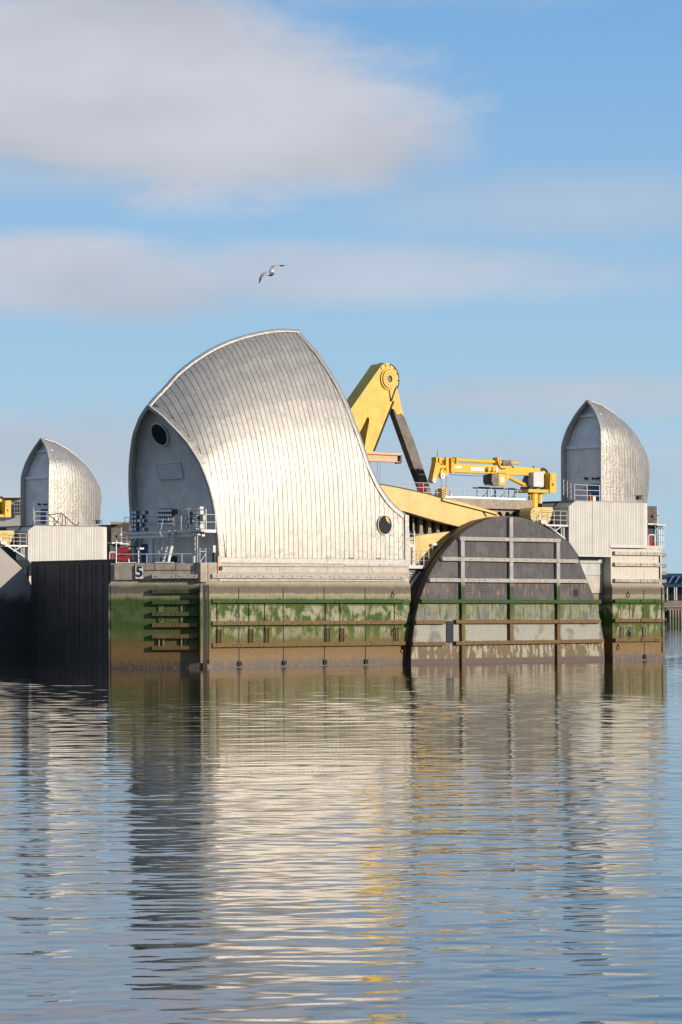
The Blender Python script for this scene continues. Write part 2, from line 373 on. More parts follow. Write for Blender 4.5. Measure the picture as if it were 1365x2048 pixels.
# gusts: patches of livelier and of calmer water
gust = 1+.40*np.sin(PX*.071+PY_*.043+1.0)*np.sin(PY_*.057-PX*.031+2.0)+.22*np.sin(PX*.21-PY_*.17)
edge_ = np.clip(np.minimum(np.minimum(GA-A0, A1-GA)/4, (SPREAD-np.abs(GC/GA))*GA/1.5), 0, 1)
H = H*gust*edge_
vs = np.stack([PX, PY_, H], -1).reshape(-1, 3); nv = len(vs)
ii = (np.arange(na-1)[:, None]*NC_+np.arange(NC_-1)[None, :]).reshape(-1)
quads = np.stack([ii, ii+NC_, ii+NC_+1, ii+1], -1)
cor = [0, NC_-1, nv-NC_, nv-1]            # near left, near right, far left, far right corners of the rippled sheet
def outp(a_, c_): q_ = C0+HD*a_+LD*c_; return (q_[0], q_[1], 0)
ext = np.array([outp(-2500, -6000), outp(-2500, 6000), outp(9000, -9000), outp(9000, 9000)])
quads = np.concatenate([quads, np.array([[nv, cor[0], cor[1], nv+1], [nv+1, cor[1], cor[3], nv+3], [nv+3, cor[3], cor[2], nv+2], [nv+2, cor[2], cor[0], nv]])[:, ::-1]])
vs = np.concatenate([vs, ext]); me = bpy.data.meshes.new('water')
me.vertices.add(len(vs)); me.vertices.foreach_set('co', vs.reshape(-1)); me.loops.add(len(quads)*4); me.loops.foreach_set('vertex_index', quads.reshape(-1).astype(np.int32))
me.polygons.add(len(quads)); me.polygons.foreach_set('loop_start', np.arange(0, len(quads)*4, 4, dtype=np.int32)); me.polygons.foreach_set('loop_total', np.full(len(quads), 4, dtype=np.int32))
me.materials.append(M['water']); me.materials.append(M['water_far'])
mi_ = np.zeros(len(quads), dtype=np.int32); mi_[-4:] = 1; me.polygons.foreach_set('material_index', mi_)
sm_ = np.ones(len(quads), dtype=bool); sm_[-4:] = False; me.polygons.foreach_set('use_smooth', sm_)
me.update(calc_edges=True)
wo = bpy.data.objects.new('water', me); sc.collection.objects.link(wo); wo['kind'] = 'structure'
mb = MB()
for D0, D1, a0, a1, z in ((1340, 4500, -2600, 3400, .8),):
    c0 = CAM+FW*D0; c1 = CAM+FW*D1
    P = [c0+R0*(-450), c0+R0*450, c1+R0*3000, c1-R0*3000]
    mb.prism([(p.x, p.y, -1) for p in P], [(p.x, p.y, z) for p in P])
M['bank'] = mat('far_bank_mud', (.12, .10, .075), .9, vary=.2, vscale=.02)
struct('far_bank', mb, M['bank'])

# ------------------------------------------------------------------ the pier
PW = 10.2
pier = thing('barrier_pier', 'long concrete river pier numbered 5, green with algae above the waterline', 'pier', (0, 0, 0))
LOWL = [(21.75, -.18), (-.05, -.18), (-5.35, 5.1), (-.05, 10.38), (21.75, 10.38)]
UPL = [(21.75, 0), (0, 0), (-5.1, 5.1), (0, 10.2), (21.75, 10.2)]
mb = MB(); mb.plan(LOWL, -3, 6.32); part(pier, 'pier_base', mb, M['pier'])
o = part(pier, 'sloping_ledge', MB().plan(LOWL, 6.322, 6.62, UPL), M['pier'])
part(pier, 'upper_wall', MB().plan(UPL, 6.622, 7.99), M['pier_end'])
# darker weathered skin on the left cutwater face, a slab fixed to it
nrm = Vector((-1, -1, 0)).normalized()
def slab_on_cut(mbx, s0, s1, z0, z1, t0, t1):
    """a block lying on the left cutwater face; s runs up the face from its right corner"""
    d = Vector((-1, 1, 0)).normalized(); A = Vector((-.05, -.18, 0))
    P = lambda s, t, z: A+d*s+nrm*t+Vector((0, 0, z))
    return mbx.prism([P(s0, t0, z0), P(s0, t1, z0), P(s0, t1, z1), P(s0, t0, z1)], [P(s1, t0, z0), P(s1, t1, z0), P(s1, t1, z1), P(s1, t0, z1)])
def cut_s(px, py, t=0):
    """distance along the cutwater face for a pixel column"""
    d = Vector((-1, 1, 0)).normalized(); A = Vector((-.05, -.18, 0))+nrm*t; r = ray(px, py)
    n2 = nrm; k = (A-CAM).dot(n2)/r.dot(n2); P = CAM+r*k; return (P-A).dot(d), P.z
part(pier, 'cutwater_face', slab_on_cut(MB(), .35, 7.3, -2, 6.3, 0.001, .05), M['pier_end'])
mb = MB(); slab_on_cut(mb, .0, .33, -2, 6.3, 0.001, .16); part(pier, 'ladder_cheek', mb, M['pier_end'])
# centre bay behind the gate arm and the right-hand block
part(pier, 'recess_wall', MB().box(21.752, 46.15, 1.0, 10.3, -3, 8.3), M['pier'])
LOWR = [(46.152, -.15), (52.7, -.15), (53.45, .28), (57.6, 5.1), (53.45, 9.92), (52.7, 10.35), (46.152, 10.35)]
UPR = [(46.152, 0), (52.55, 0), (53.25, .4), (57.4, 5.1), (53.25, 9.8), (52.55, 10.2), (46.152, 10.2)]
part(pier, 'pier_base', MB().plan(LOWR, -3, 6.35), M['pier_pale'])
part(pier, 'sloping_ledge', MB().plan(LOWR, 6.352, 6.6, UPR), M['pier_pale'])
part(pier, 'upper_wall', MB().plan(UPR, 6.602, 9.62), M['pier_pale'])
part(pier, 'coping', MB().plan([(46.16, -.06), (52.6, -.06), (53.32, .34), (57.5, 5.1), (53.32, 9.86), (52.6, 10.26), (46.16, 10.26)], 9.622, 9.9), M['pier_pale'])
M['dry'] = mat('dry_pale_concrete', (.54, .49, .43), .9, 0, .012, 5, .15, 1.5, .35)
M['dry2'] = mat('brownish_dry_concrete', (.43, .365, .28), .9, 0, .012, 5, .22, 2, .5)
# parapet blocks on the left deck, each separate
def cutblock(px0, px1, py0, py1, t0, t1, mt, name):
    s0, za = cut_s(px0, py0, t1); s1, zb = cut_s(px1, py1, t1)
    return part(pier, name, slab_on_cut(MB(), min(s0, s1), max(s0, s1), min(za, zb), max(za, zb), t0, t1), mt)
for a, b, c, d, t in ((229, 269, 1128, 1160, .02), (270.2, 309.4, 1127, 1140, .05), (310.8, 350.8, 1127, 1140, .06), (352.2, 390.6, 1127, 1140, .05),
                      (270.2, 391, 1141.2, 1160, .03), (392, 400.5, 1127, 1164, .05)):
    cutblock(b-.2, a+.2, c, d, -.2, t, M['dry2'], 'parapet_block')
for a, b in ((401.5, 415.5), (416.5, 438)):
    P0 = at(a, 1125, -.12); P1 = at(b, 1164, -.12)
    part(pier, 'parapet_block', MB().box(P0.x, P1.x, -.12, .4, P1.z, P0.z), M['dry2'])
# upper deck edge under the shelter: two courses, weathered, with broken bits
for (y0, y1, yy, nm) in ((1128, 1133.5, -.10, 'kerb_course'), (1134.2, 1146, -.03, 'kerb_course'), (1157.5, 1163, -.14, 'kerb_course')):
    xs = [439, 520, 600, 690, 760, 817.5] if yy < -.05 else [439, 560, 655, 745, 817.5]
    for a, b in zip(xs, xs[1:]):
        P0 = at(a+.3, y0, yy); P1 = at(b-.3, y1+random.uniform(-.5, .5), yy)
        part(pier, nm, MB().box(P0.x, P1.x, yy, .3, P1.z, P0.z), M['dry'])
def fender(px0, px1, zc, h, Y, depth, name='fender_timber', bolts=3, mt=None, own=None):
    x0 = at(px0, 1200, Y-depth).x; x1 = at(px1, 1200, Y-depth).x; j = random.uniform(-.015, .015)
    o = part(own or pier, name, MB().box(x0+.02, x1-.02, Y-depth+j, Y-.003, zc-h/2, zc+h/2), mt or M['timber'])
    if bolts:
        bm_ = MB()
        for i in range(bolts):
            xx = x0+(x1-x0)*(i+.5)/bolts; bm_.disc((xx, Y-depth+j-.012, zc), (0, 1, 0), .05, .01, 8)
        part(o, 'bolts', bm_, M['bolt'], stuff=True)
    return o
J = [425, 474, 518, 594.7, 669.6, 742.7, 811.5]
for zc, Yf in ((6.98, -.0), (5.09, -.18), (3.40, -.18), (1.72, -.18)):
    for a, b in zip(J, J[1:]): fender(a, b, zc, .30, Yf, .30, bolts=3 if b-a < 60 else 4)
for zc in (6.98, 5.85-.04, 5.0, 4.12, 3.27, 2.42, 1.55):   # timbers of the cutwater
    zz0 = {6.98: 6.96, 5.81: 5.83}.get(round(zc, 2), zc)
    for a, b in ((304.5, 350.6), (351.4, 396)):
        s0, _ = cut_s(b, 1200, .32); s1, _ = cut_s(a, 1200, .32)
        o = part(pier, 'fender_timber', slab_on_cut(MB(), s0, s1, zz0-.15, zz0+.15, .052 if zc < 6.5 else -.1, .34), M['timber'])
        bm_ = MB()
        for k in (.15, .85):
            s = s0+(s1-s0)*k; d = Vector((-1, 1, 0)).normalized(); c = Vector((-.05, -.18, 0))+d*s+nrm*.341+Vector((0, 0, zz0)); bm_.disc(c, nrm, .05, .01, 8)
        part(o, 'bolts', bm_, M['bolt'], stuff=True)
# panel joints, ribs, double posts, sockets
for px in (478, 567, 649, 731):
    x = at(px, 1250, -.18).x
    part(pier, 'wall_joint', MB().box(x-.045, x+.045, -.19, -.17, .35, 6.1), M['dark'])
    part(pier, 'joint_socket', MB().box(x-.16, x+.2, -.30, -.183, .12, .48), M['dark'])
x = at(1289, 1250, -.15).x
part(pier, 'wall_joint', MB().box(x-.045, x+.045, -.16, -.14, .35, 6.1), M['dark'])
part(pier, 'joint_socket', MB().box(x-.16, x+.2, -.27, -.153, .12, .48), M['dark'])
for px in (439, 503, 534.5, 649.5+7, 685, 794):
    x = at(px, 1250, -.3).x
    for z0, z1 in ((3.56, 4.93), (2.85, 3.24)): part(pier, 'wall_rib', MB().box(x-.17, x+.17, -.27, -.181, z0, z1), M['pier'])
    for dx in (-.14, .14): part(pier, 'guide_post', MB().tube((x+dx, -.34, 1.88), (x+dx, -.34, 2.95), .07, 8), M['timber'])
M['post_green'] = mat('slimy_post', (.17, .17, .115), .6, vary=.3)
for px in (322, 367):
    s, _ = cut_s(px, 1250, .1); d = Vector((-1, 1, 0)).normalized(); c = Vector((-.05, -.18, 0))+d*s+nrm*.14
    part(pier, 'wall_rib', slab_on_cut(MB(), s-.2, s+.2, 3.45, 4.0, .052, .12), M['pier'])
    part(pier, 'wall_rib', slab_on_cut(MB(), s-.2, s+.2, 4.3, 4.85, .052, .12), M['pier'])
    for k in (-.16, .16): part(pier, 'guide_post', MB().tube(c+d*k+Vector((0, 0, 1.7)), c+d*k+Vector((0, 0, 2.3)), .07, 8), M['post_green'])
for px in (1246, 1264, 1291):
    x = at(px, 1260, -.3).x
    part(pier, 'wall_rib', MB().box(x-.1, x+.1, -.20, -.153, 3.6, 4.9), M['pier_pale'])
    for dx in (-.12, .12): part(pier, 'guide_post', MB().tube((x+dx, -.30, 1.95), (x+dx, -.30, 2.95), .06, 8), M['post_green'])
def mooring(px, py, Y):
    p = at(px, py, Y-.04); part(pier, 'mooring_ring', MB().ring((p.x, Y-.05, p.z), (0, 1, 0), .14, .2, .045, 14), M['bolt'])
    part(pier, 'ring_plate', MB().box(p.x-.07, p.x+.07, Y-.07, Y-.002, p.z+.16, p.z+.34), M['bolt'])
for px, py, Y in ((786, 1191, -.18), (786, 1267, -.18), (805.5, 1302, -.18), (1257, 1191, -.15), (1258, 1268, -.15), (1236, 1249, -.15), (1237, 1296, -.15)): mooring(px, py, Y)
# right block timbers
for zc, Yf in ((9.22, 0), (8.26, 0), (6.87, 0), (5.12, -.15), (3.45, -.15), (1.78, -.15)):
    for a, b, mtt in ((1231.5, 1282.3, None), (1283.2, 1310, None), (1310.5, 1325, None)): fender(a, b, zc, .30, Yf, .26, bolts=3)
for zc in (9.15, 8.2, 7.55, 6.85, 5.95, 5.15, 4.35, 3.5, 2.75, 1.9):
    p = Vector((53.42, .42, zc)); d = Vector((1, 1, 0)).normalized(); n3 = Vector((1, -1, 0)).normalized()
    a = p+n3*.0; part(pier, 'fender_timber', MB().prism([a+d*s+n3*t+Vector((0, 0, z)) for s, t, z in ((0, -.1, -.15), (0, .34, -.15), (0, .34, .15), (0, -.1, .15))],
                      [a+d*s+n3*t+Vector((0, 0, z)) for s, t, z in ((3.4, -.1, -.15), (3.4, .34, -.15), (3.4, .34, .15), (3.4, -.1, .15))]), M['timber'])
x = at(1325.5, 1250, -.2).x
part(pier, 'corner_channel', MB().box(x-.07, x+.06, -.20, -.152, .6, 6.3), M['dark'])
part(pier, 'corner_pipe', MB().tube((x-.1, -.06, 6.8), (x-.1, -.06, 9.1), .05, 8), M['bolt'])
# ladder in its slot
xl = at(403, 1250, -.2).x; xr = at(415.5, 1250, -.2).x
part(pier, 'ladder_slot', MB().box(xl, xr, -.195, -.175, .55, 6.25), M['dark'])
for xa in (xl-.12, xr+.12): part(pier, 'slot_cheek', MB().box(xa-.11, xa+.11, -.36, -.182, .4, 6.3), M['pier_end'])
M['ladder'] = mat('wet_ladder_steel', (.10, .095, .085), .5, .3)
lad = part(pier, 'ladder', MB().box(xl+.03, xl+.08, -.30, -.24, .6, 6.2).box(xr-.08, xr-.03, -.30, -.24, .6, 6.2), M['ladder'])
rung = MB().tube((xl+.09, -.27, .75), (xr-.09, -.27, .75), .017, 6); ro = part(lad, 'rung', rung, M['ladder'])
for k in range(1, 23):
    c = ro.copy(); sc.collection.objects.link(c); c.location.z += k*.235
# the number board
sg = thing('number_sign', 'white board with a black number 5 fixed to the pier parapet', 'sign', (0, 0, 0))
s0, z1 = cut_s(287.3, 1131.5, .12); s1, z0 = cut_s(271, 1157.5, .12)
d = Vector((-1, 1, 0)).normalized()
part(sg, 'board', slab_on_cut(MB(), s0, s1, z0, z1, .06, .12), M['white'])
mbf = MB()
for a, b, c, e in ((s0-.03, s1+.03, z0-.03, z0), (s0-.03, s1+.03, z1, z1+.03), (s0-.03, s0, z0, z1), (s1, s1+.03, z0, z1)): slab_on_cut(mbf, a, b, c, e, .06, .13)
part(sg, 'frame', mbf, M['blackplastic'])
cu = bpy.data.curves.new('digit', 'FONT'); cu.body = '5'; cu.size = 1.12; cu.extrude = .008; cu.offset = .028; cu.align_x = 'CENTER'; cu.align_y = 'CENTER'
M['black'] = mat('black_paint', (.012, .012, .012), .6)
tob = bpy.data.objects.new('tmp', cu); sc.collection.objects.link(tob); bpy.context.view_layer.update()
me = bpy.data.meshes.new_from_object(tob.evaluated_get(bpy.context.evaluated_depsgraph_get())); bpy.data.objects.remove(tob)
dg = bpy.data.objects.new('digit', me); sc.collection.objects.link(dg); me.materials.clear(); me.materials.append(M['black']); dg.parent = sg
cpos = Vector((-.05, -.18, 0))+d*((s0+s1)/2)+nrm*.135+Vector((0, 0, (z0+z1)/2))
mtx = Matrix((-d, Vector((0, 0, 1)), nrm)).transposed().to_4x4(); mtx.translation = cpos; dg.matrix_local = mtx

# ------------------------------------------------------------------ the big shelter
CY = 5.1
RID = [(-1.34, 20.14), (-1.03, 20.46), (-.43, 20.99), (.22, 21.53), (1.46, 22.62), (2.73, 23.5), (3.99, 24.23), (5.26, 24.87), (6.54, 25.39), (7.83, 25.82), (9.14, 26.17), (10.44, 26.45), (11.63, 26.66), (12.93, 26.78), (14.21, 26.81), (14.48, 26.81), (30, 26.81)]
G = [(0, 0), (.05, .15), (.1, .275), (.2, .48), (.307, .657), (.44, .82), (.596, .933), (.72, .975), (.89, 1), (1.2, 1)]
ARC = [(7.9, 1.40), (9.75, 1.28), (11.98, 1.05), (13.66, .75), (15.62, .28), (17.13, -.22), (18.17, -.68), (19.16, -1.03), (20.14, -1.34)]
def lerp(tab, x):
    if x <= tab[0][0]: return tab[0][1]
    for (a, b), (c, e) in zip(tab, tab[1:]):
        if x <= c: return b+(e-b)*(x-a)/(c-a)
    return tab[-1][1]
def smoothtab(tab, n=160):
    """resample a table through a smooth curve"""
    from mathutils.geometry import interpolate_bezier
    out_ = []
    for i in range(len(tab)-1):
        p0 = tab[max(0, i-1)]; p1 = tab[i]; p2 = tab[i+1]; p3 = tab[min(len(tab)-1, i+2)]
        for k in range(8):
            t = k/8
            f = lambda j: .5*((2*p1[j])+(-p0[j]+p2[j])*t+(2*p0[j]-5*p1[j]+4*p2[j]-p3[j])*t*t+(-p0[j]+3*p1[j]-3*p2[j]+p3[j])*t**3)
            out_.append((p1[0]+(p2[0]-p1[0])*t, f(1)))
    return out_+[tab[-1]]
RIDs = smoothtab(RID[:-1])+[RID[-1]]; Gs = smoothtab(G); ARCs = smoothtab(ARC)
Z_B = 8.0
Rz = lambda X: lerp(RIDs, X)
def hw(X, z): return 5.08*lerp(Gs, (Rz(X)-z)/(Rz(X)-Z_B))
def S(X, z, side=-1): return Vector((X, CY+side*hw(X, z), z))
# free rear edge: drops from the crest down to a low upright
REDGE_PX = [(597.4, 661), (620.6, 686.4), (637.7, 706), (657, 735), (676.7, 767), (696, 806), (711, 845), (725.5, 884), (740, 928), (759.7, 969.6), (784, 1003.8), (803.7, 1021), (815.9, 1030.6)]
RED = []
for px, py in REDGE_PX:
    lo, hi = 0.0, 5.1
    for _ in range(40):
        h = (lo+hi)/2; p = at(px, py, CY-h); t = 5.08*lerp(Gs, (26.81-p.z)/(26.81-Z_B))
        if t > h: lo = h
        else: hi = h
    RED.append((p.x, p.z))
RED[0] = (14.48, 26.81); XEND = RED[-1][0]
REDs = smoothtab(RED); XE = lambda X: lerp(REDs, X)
zt = lambda X: Rz(X) if X <= 14.48 else XE(X)
INV = sorted((x, z) for z, x in ARCs)
zarc = lambda X: Z_B if X >= 1.40 else lerp(INV, X)
shel = thing('machinery_shelter', 'largest silver shell shelter, hood of curved stainless panels on the near pier', 'building', (11, 5.1, Z_B))
# dark under-skin (seams show through the gaps) and far leaf
def leaf(side, off, x0=-1.34, n=70, mrows=40, inset=0):
    rows = []
    for j in range(mrows+1):
        r = []
        for i in range(n+1):
            X = x0+(XEND-x0)*(i/n)**1.0
            za = zarc(X); zb = zt(X); z = za+(zb-za)*(j/mrows)**.9
            p = S(X, z, side); p.y -= side*off; r.append(p)
        rows.append(r)
    return MB().grid(rows)
part(shel, 'seam_underlay', leaf(-1, .05), M['seam'], True, fix=False)
fl = part(shel, 'far_leaf', leaf(1, .0), M['inner'], True, fix=False)
sm = fl.modifiers.new('thick', 'SOLIDIFY'); sm.thickness = .12
def patch(x0, x1, za0, zb0, za1, zb1, nx, nz, off=.0, jit=0):
    """curved panel between two verticals, with a small lip all round"""
    j = [random.uniform(-jit, jit) for _ in range(4)]
    rows = []
    for k in range(nz+1):
        r = []
        for i in range(nx+1):
            u = i/nx; v = k/nz; X = x0+(x1-x0)*u
            za = za0+(za1-za0)*u; zb = zb0+(zb1-zb0)*u; z = za+(zb-za)*v
            p = S(X, z)
            e = .03; nv = (S(X+e, z)-S(X-e, z)).cross(S(X, min(z+e, Rz(X)-.001))-S(X, z-e))
            if nv.length < 1e-9: nv = Vector((0, -1, 0))
            nv.normalize()
            if nv.y > 0: nv = -nv
            o_ = off+j[0]*(1-u)*(1-v)+j[1]*u*(1-v)+j[2]*u*v+j[3]*(1-u)*v
            r.append(p+nv*o_)
        rows.append(r)
    mbp = MB().grid(rows)
    # returned lips so that every panel has a thickness
    bot = rows[0]; left = [r[0] for r in rows]; right = [r[-1] for r in rows]
    back = Vector((0, .05, 0))
    for ln in (bot, left, right): mbp.grid([ln, [q_+back for q_ in ln]])
    return mbp
PITCHX = .50; GAP = .024; BORD = .55
pan = []
x = -.9
while x < XEND-.55:
    x0, x1 = x+GAP, x+PITCHX-GAP
    zb0 = max(Z_B+.42, zarc(x0-BORD) if x0-BORD < 1.40 else Z_B+.42); zb1 = max(Z_B+.42, zarc(x1-BORD) if x1-BORD < 1.40 else Z_B+.42)
    top = lambda X: (Rz(X)-.10) if X < 14.2 else XE(X+.42)-.35
    t0, t1 = top(x0), top(x1)
    st = random.choice((0, .55, .25, .8)); rowh = 1.5
    zs = Z_B+.42+rowh*.5*st-rowh; cuts = []
    while zs < max(t0, t1)+rowh:
        cuts.append(zs); zs += rowh*(1+random.choice((0, 0, 0, -.06, .08)))
    for a, b in zip(cuts, cuts[1:]):
        a0 = min(max(a+.007, zb0), t0); b0 = min(max(b-.007, zb0), t0); a1 = min(max(a+.007, zb1), t1); b1 = min(max(b-.007, zb1), t1)
        if (b0-a0)+(b1-a1) < .3: continue
        pan.append(((b0-a0+b1-a1), (x0, x1, a0, b0, a1, b1)))
    x += PITCHX
pan.sort(key=lambda t: -t[0])
rest = MB()
for i, (_, (x0, x1, a0, b0, a1, b1)) in enumerate(pan):
    pm = patch(x0, x1, a0, b0, a1, b1, 2, 5, .0, .006)
    if i < 300: part(shel, 'cladding_panel', pm, M['skin'], True, fix=False)
    else: rest.add(pm.v, pm.f)
part(shel, 'cladding_panels', rest, M['skin'], True, stuff=True, fix=False)
# border strips along the arch and the free edge, skirt, crest cap
zs = [Z_B+.42+(20.0-Z_B-.42)*i/13 for i in range(14)]
for a, b in zip(zs, zs[1:]):
    rows = [[S(lerp(ARCs, z)+k*BORD, z)+Vector((-.03*(1-k), -.02, 0)) for k in (0, .5, .95)] for z in (a+.01, (a+b)/2, b-.01)]
    rows = [[Vector((p.x, min(p.y, CY-.02), p.z)) for p in r] for r in rows]
    part(shel, 'arch_flashing', MB().grid(rows), M['skin'], True, fix=False)
def nearS(X, z):
    """surface point, carried on past the crest by clamping"""
    return Vector((X, CY-min(5.08, hw(min(X, 30), min(z, 26.8))), z))
edge = [REDs[i] for i in range(0, len(REDs), 2)]
inn = []
for i, (X, z) in enumerate(edge):
    p0 = edge[max(0, i-1)]; p1 = edge[min(len(edge)-1, i+1)]; t_ = Vector((p1[0]-p0[0], p1[1]-p0[1])).normalized()
    nx_, nz_ = t_.y, -t_.x
    if nx_ > 0: nx_, nz_ = -nx_, -nz_
    inn.append((nx_, nz_))
k_ = 0
while k_ < len(edge)-1:
    e_ = min(k_+6, len(edge)-1); rows = []
    for j in range(k_, e_+1):
        X, z = edge[j]; nx_, nz_ = inn[j]; r = []
        for d_ in (.0, .22, .46):
            p_ = nearS(X+nx_*d_, z+nz_*d_); p_.y -= .05; r.append(p_)
        q_ = nearS(X, z); q_.y += .12; r.insert(0, q_); rows.append(r)
    part(shel, 'edge_flashing', MB().grid(rows), M['skirt'], True, fix=False); k_ = e_
rows = [[Vector((XEND-k*.45, -.03+CY-5.08, z)) for k in (0, 1)] for z in (Z_B, 9.2, 10.5, RED[-1][1])]
o = part(shel, 'edge_flashing', MB().grid(rows), M['skirt'], fix=False)
o.modifiers.new('t', 'SOLIDIFY').thickness = .06
for i in range(9):
    a = 1.42+(XEND-1.42)*i/9; b = 1.42+(XEND-1.42)*(i+1)/9-.015
    part(shel, 'skirt_panel', MB().box(a, b, CY-5.08-.07+random.uniform(-.01, .01), CY-5.05, Z_B+.02, Z_B+.40), M['skirt'])
for i in range(12):
    rows = []
    for k in range(7):
        X = -1.34+15.82*(i+k/6)/12; z = Rz(X)
        rows.append([Vector((X, CY-.20, z-.16)), Vector((X, CY-.17, z+.04)), Vector((X, CY, z+.10)), Vector((X, CY+.17, z+.04)), Vector((X, CY+.20, z-.16))])
    part(shel, 'crest_cap', MB().grid(rows), M['skirt'], True, fix=False)
mbp = MB()
for (za, xa), (zb, xb) in zip(ARCs[::4], ARCs[4::4]+[ARCs[-1]]):
    for sd in (-1, 1):
        A = S(xa, za, sd); B = S(xb, zb, sd)
        if (B-A).length > .01: mbp.bar(A+Vector((0, -sd*.08, 0)), B+Vector((0, -sd*.08, 0)), .28, .16, (1, 0, .3))
part(shel, 'arch_rim', mbp, M['inner'])
# corrugated end wall set back inside the arch
def wallpt(yy, z, back=.75):
    X = lerp(ARCs, z)+back; return X
rows = []; NZ = 30; NC = 204
for k in range(NZ+1):
    z = Z_B+(20.05-Z_B)*k/NZ; X = lerp(ARCs, z)+.75
    h = max(.05, hw(min(X, 14), z)-.02)
    r = []
    for i in range(NC+1):
        yy = CY-h+2*h*i/NC
        r.append(Vector((X+(.028 if int(math.floor(yy/.1)) % 2 else 0), yy, z)))
    rows.append(r)
part(shel, 'end_wall', MB().grid(rows), M['wallgrey'], fix=False)
def onwall(px, py):
    """point on the end wall under a pixel"""
    z = 12.
    for _ in range(12):
        p = atX(px, py, lerp(ARCs, z)+.72); z = p.z
    return p
def wallframe(px, py):
    p = onwall(px, py); e = .3
    up_ = (Vector((lerp(ARCs, p.z+e), 0, p.z+e))-Vector((lerp(ARCs, p.z-e), 0, p.z-e))).normalized()
    n_ = Vector((0, 1, 0)).cross(up_); n_ = -n_ if n_.x > 0 else n_
    return p, up_, n_
p, u_, n_ = wallframe(320.5, 868.5)
pw = part(shel, 'porthole', MB().ring(p+n_*.02, n_, .86, .98, .10, 36), M['wallgrey'])
part(pw, 'glass', MB().disc(p+n_*.02, n_, .86, .03, 36), M['glass'])
p, u_, n_ = wallframe(340, 940.5)
A = onwall(312, 928); B = onwall(366, 955)
hwY = abs(A.y-B.y)/2*1.02; hhz = .66; yv = Vector((0, 1, 0))
lv = part(shel, 'louvre', MB().prism([p+n_*.0+yv*a+u_*b for a, b in ((-hwY, -hhz), (hwY, -hhz), (hwY, hhz), (-hwY, hhz))], [p+n_*.05+yv*a+u_*b for a, b in ((-hwY, -hhz), (hwY, -hhz), (hwY, hhz), (-hwY, hhz))]), M['wallgrey'])
for a, b, c, e in ((-hwY, hwY, -hhz, -hhz+.1), (-hwY, hwY, hhz-.1, hhz), (-hwY, -hwY+.1, -hhz+.1, hhz-.1), (hwY-.1, hwY, -hhz+.1, hhz-.1)):
    part(lv, 'frame', MB().prism([p+n_*.052+yv*s+u_*t for s, t in ((a, c), (b, c), (b, e), (a, e))], [p+n_*.14+yv*s+u_*t for s, t in ((a, c), (b, c), (b, e), (a, e))]), M['wallgrey2'])
for k in range(9):
    c = -hhz+.16+k*.13; part(lv, 'slat', MB().prism([p+n_*.055+yv*s+u_*t for s, t in ((-hwY+.1, c+.07), (hwY-.1, c+.07), (hwY-.1, c+.09), (-hwY+.1, c+.09))], [p+n_*.11+yv*s+u_*t for s, t in ((-hwY+.1, c), (hwY-.1, c), (hwY-.1, c+.03), (-hwY+.1, c+.03))]), M['wallgrey2'])
def wallbox(px0, px1, py0, py1, t0, t1, mt, name, own=None):
    X = lerp(ARCs, 9)+.72; a = atX(px0, py0, X); b = atX(px1, py1, X)
    return part(own or shel, name, MB().box(X-t1, X-t0, min(a.y, b.y), max(a.y, b.y), min(a.z, b.z), max(a.z, b.z)), mt)
wallbox(284, 307, 1077, 1126, .0, .1, M['wallgrey2'], 'door_surround')
dr = wallbox(286, 298, 1088, 1126, .101, .16, M['blue'], 'door')
wallbox(296, 297, 1106, 1108, .161, .2, M['galv'], 'handle', dr)
wallbox(268, 273, 1070, 1126, .05, .35, M['navy'], 'wall_duct')
wallbox(281, 283.5, 1078, 1126, .05, .25, M['wallgrey2'], 'vent_pipe')
# round window in the curved side
p = at(769.5, 1050, 0); c = S(p.x, p.z)+Vector((0, -.06, 0))
pw = part(shel, 'porthole', MB().ring(c, (0, 1, 0), .74, .80, -.06, 36), M['skin'])
part(pw, 'glass', MB().disc(c+Vector((0, .01, 0)), (0, -1, 0), .74, .02, 36), M['glass'])
part(pw, 'yellow_patch', MB().prism([c+Vector((a, -.03, b)) for a, b in ((.05, .68), (.3, .62), (.5, .35), (.62, .05), (.35, .25), (.2, .3))], [c+Vector((a, -.05, b)) for a, b in ((.05, .68), (.3, .62), (.5, .35), (.62, .05), (.35, .25), (.2, .3))]), M['yellow_pale'])  # flat yellow shape laid over the porthole glass

# ------------------------------------------------------------------ gate arm (the great steel disc on the near side)
GY = -.9
arm = thing('gate_disc', 'great dark steel disc of the gate with timber fenders, beside the largest shell', 'gate', (33, 0, 0))
DISC = [(822.5, 1330), (824, 1297), (832, 1233), (842, 1194), (855, 1160), (865, 1140), (877, 1120), (891, 1101), (906, 1084.5), (922, 1069.5), (938.6, 1057), (956, 1047), (974, 1039), (988, 1035.5), (1003, 1033.5), (1017, 1032.6), (1032, 1033.5), (1045, 1035.6), (1058, 1039), (1071, 1043.5), (1084, 1049.5), (1103, 1061.5), (1122, 1076.5), (1139, 1094), (1156, 1113.5), (1175.6, 1162), (1190, 1197), (1201, 1239), (1208, 1278), (1210.5, 1327)]
part(arm, 'disc_plate', MB().side(DISC, GY, .12), M['gate'])
